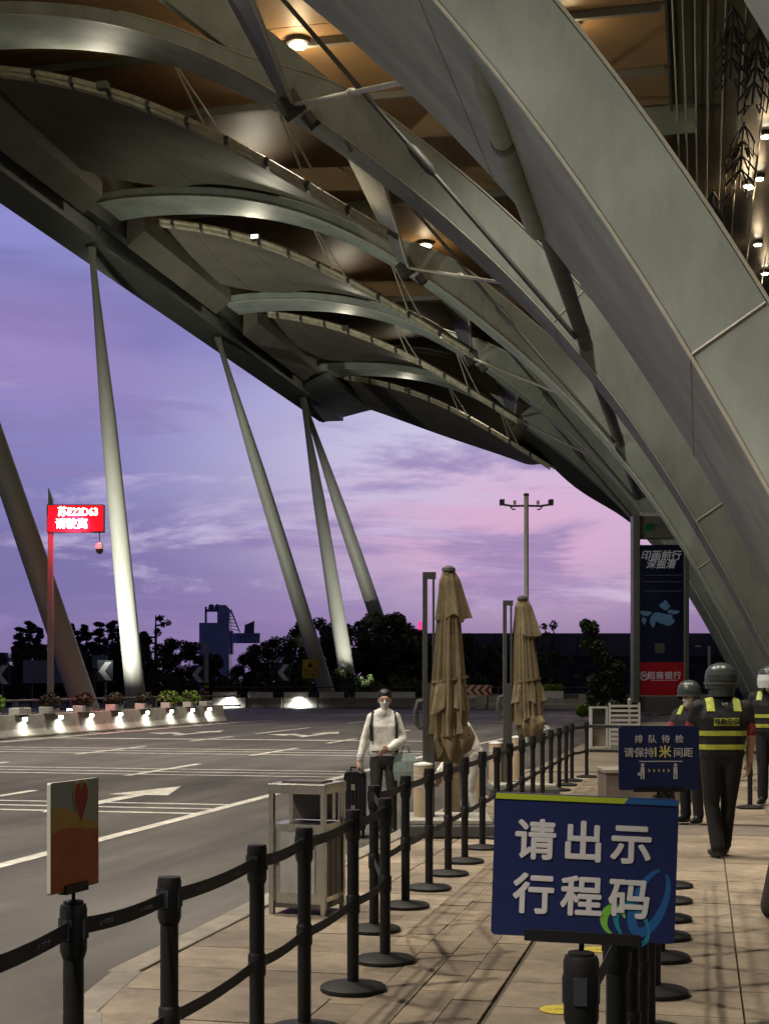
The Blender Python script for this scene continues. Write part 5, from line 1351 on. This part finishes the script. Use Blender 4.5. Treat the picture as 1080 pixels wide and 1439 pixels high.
# --- guards
def guard(name_label, base, rz, face, arms, legs, hgt=1.0, text_back=False, visor=True, headoff=V(0, 0, 0)):
    """local frame: guard faces +Y (away) before rz"""
    t = thing('person', name_label, 'person', base, rz, 'guards in black and lime vests')
    t.scale = (hgt, hgt, hgt)
    hc = V(0, .03, 1.57) + headoff
    P = head_prims(hc, face, U, 0, 1) + [([(V(0, 0, 1.40), .058), (hc-V(0, .01, .08), .056)], 0)]
    P += torso_prims(V(0, 0, .95), V(0, 0, 1.27), V(1, 0, 0), 2, 3, 1.18, 1.16)
    P += [([(V(-.12, 0, 1.40), .055), (V(.12, 0, 1.40), .055), (V(0, 0, 1.43), .065)], 2)]
    for sh, el, wr, hd, td, od in arms:
        P += limb([(sh, .076), (sh.lerp(el, .45), .070)], 2) + limb([(sh.lerp(el, .55), .064), (sh.lerp(el, .8), .062)], 4) + limb([(sh.lerp(el, .75), .048), (el, .044), (wr, .030)], 0)
        P += hand_prims(wr, hd, td, od, 0, .6)
    for lg in legs: P += leg_prims(*lg, 3, 5, 1.15)
    me = body_mesh('person_body', P, [SKIN, MASKW, VEST, TRB, REDS, SHOE]); mesh_obj('body', me, t)
    helmet(t, hc+V(0, -.0, .045), face, visor=visor)
    eyes(t, hc, face, U)
    band(t, me, .99, 1.035, NEONY, 'reflective_band', (2,)); band(t, me, 1.115, 1.16, NEONY, 'reflective_band', (2,))
    for s_ in (-1, 1):
        band(t, me, 1.335, 1.46, NEONY, 'shoulder_patch', (2,), .006, (.085 if s_ > 0 else -.155, .155 if s_ > 0 else -.085))
    return t, me
hang = lambda s_: (V(s_*.215, 0, 1.37), V(s_*.265, -.02, 1.10), V(s_*.27, .08, .87), V(0, .25, -1), V(-s_*.3, 1, 0), V(-s_, 0, 0))
g1 = gnd(1013, 1205)
t1, me1 = guard('guard seen from behind with a grey helmet and lime banded black vest', g1, TH, V(0, 1, 0), [hang(1), (V(-.215, 0, 1.37), V(-.27, .1, 1.13), V(-.12, .30, 1.05), V(.6, .8, 0), V(0, 0, 1), V(0, -1, 0))],
      [(V(-.09, 0, .88), V(-.085, .02, .48), V(-.045, -.06, .085), V(-.3, 1, 0)), (V(.09, 0, .88), V(.08, .07, .49), V(.045, .10, .085), V(.25, 1, 0))], 1.005, visor=False)
band(t1, me1, 1.205, 1.275, NEONY, 'back_panel', (2,), .007, (-.10, .13))
text('back_lettering', '特勤安保', .058, VEST, t1, Matrix.Translation((.015, -.155, 1.24)) @ FRONT, extrude=.004, bold=.001)
text('neck_lettering', '安全', .03, SWHITE, t1, Matrix.Translation((.0, -.13, 1.40)) @ FRONT, extrude=.006)
g2 = cam2w((972-540)/2000*16.2, 16.2, 0)
guard('guard with bent arms and white mask beyond the small blue sign', g2, TH + R(128), V(0, 1, -.25), [(V(.215, 0, 1.34), V(.26, .12, 1.12), V(.08, .36, 1.14), V(-.6, .8, .1), V(0, 0, 1), V(0, -1, 0)), (V(-.215, 0, 1.34), V(-.25, .14, 1.12), V(-.06, .38, 1.12), V(.6, .8, .1), V(0, 0, 1), V(0, -1, 0))],
      [(V(-.09, 0, .88), V(-.09, .03, .48), V(-.10, 0, .085), V(-.1, 1, 0)), (V(.09, 0, .88), V(.09, .03, .48), V(.10, 0, .085), V(.1, 1, 0))], .93, visor=False, headoff=V(0, .03, -.02))
g3 = cam2w((1082-540)/2000*18.6, 18.6, 0)
guard('guard with a raised face shield at the right picture edge', g3, TH + R(150), V(.3, 1, -.1), [hang(1), hang(-1)],
      [(V(-.09, 0, .88), V(-.09, .03, .48), V(-.10, 0, .085), V(-.1, 1, 0)), (V(.09, 0, .88), V(.09, .03, .48), V(.10, 0, .085), V(.1, 1, 0))], 1.03)
# --- passer-by mostly outside the right edge: only the sleeve and hand show
pb = cam2w(1.60, 4.75, 0)
pt = thing('person', 'passer-by in dark brown coat at the right edge, only sleeve and hand showing', 'person', pb, TH)
hc = V(0, .03, 1.55)
P = head_prims(hc, V(0, 1, 0), U, 0, 1) + [([(V(0, 0, 1.39), .056), (hc-V(0, .01, .08), .054)], 0)]
P += torso_prims(V(0, 0, .93), V(0, 0, 1.25), V(1, 0, 0), 2, 2, 1.05, 1.1)
P += limb([(V(-.19, 0, 1.35), .07), (V(-.255, -.03, 1.07), .058), (V(-.295, .03, .85), .046)], 2) + hand_prims(V(-.297, .035, .835), V(.05, .2, -1), V(.3, 1, 0), V(1, 0, 0), 0, .7)
P += limb([(V(.19, 0, 1.35), .07), (V(.235, -.03, 1.08), .058), (V(.23, .03, .86), .046)], 2) + hand_prims(V(.228, .035, .845), V(-.05, .2, -1), V(-.3, 1, 0), V(-1, 0, 0), 0, .7)
P += leg_prims(V(-.09, 0, .86), V(-.09, .03, .47), V(-.09, 0, .085), V(-.1, 1, 0), 3, 4) + leg_prims(V(.09, 0, .86), V(.09, .03, .47), V(.09, 0, .085), V(.1, 1, 0), 3, 4)
me = body_mesh('person_body', P, [SKIN, MASKW, COATB, TRD, SHOE]); mesh_obj('body', me, pt)
MB().ball(hc+V(0, -.02, .045), (.094, .10, .09), 16, 10).build('hair', HAIR, pt, smooth=True); eyes(pt, hc, V(0, 1, 0), U)
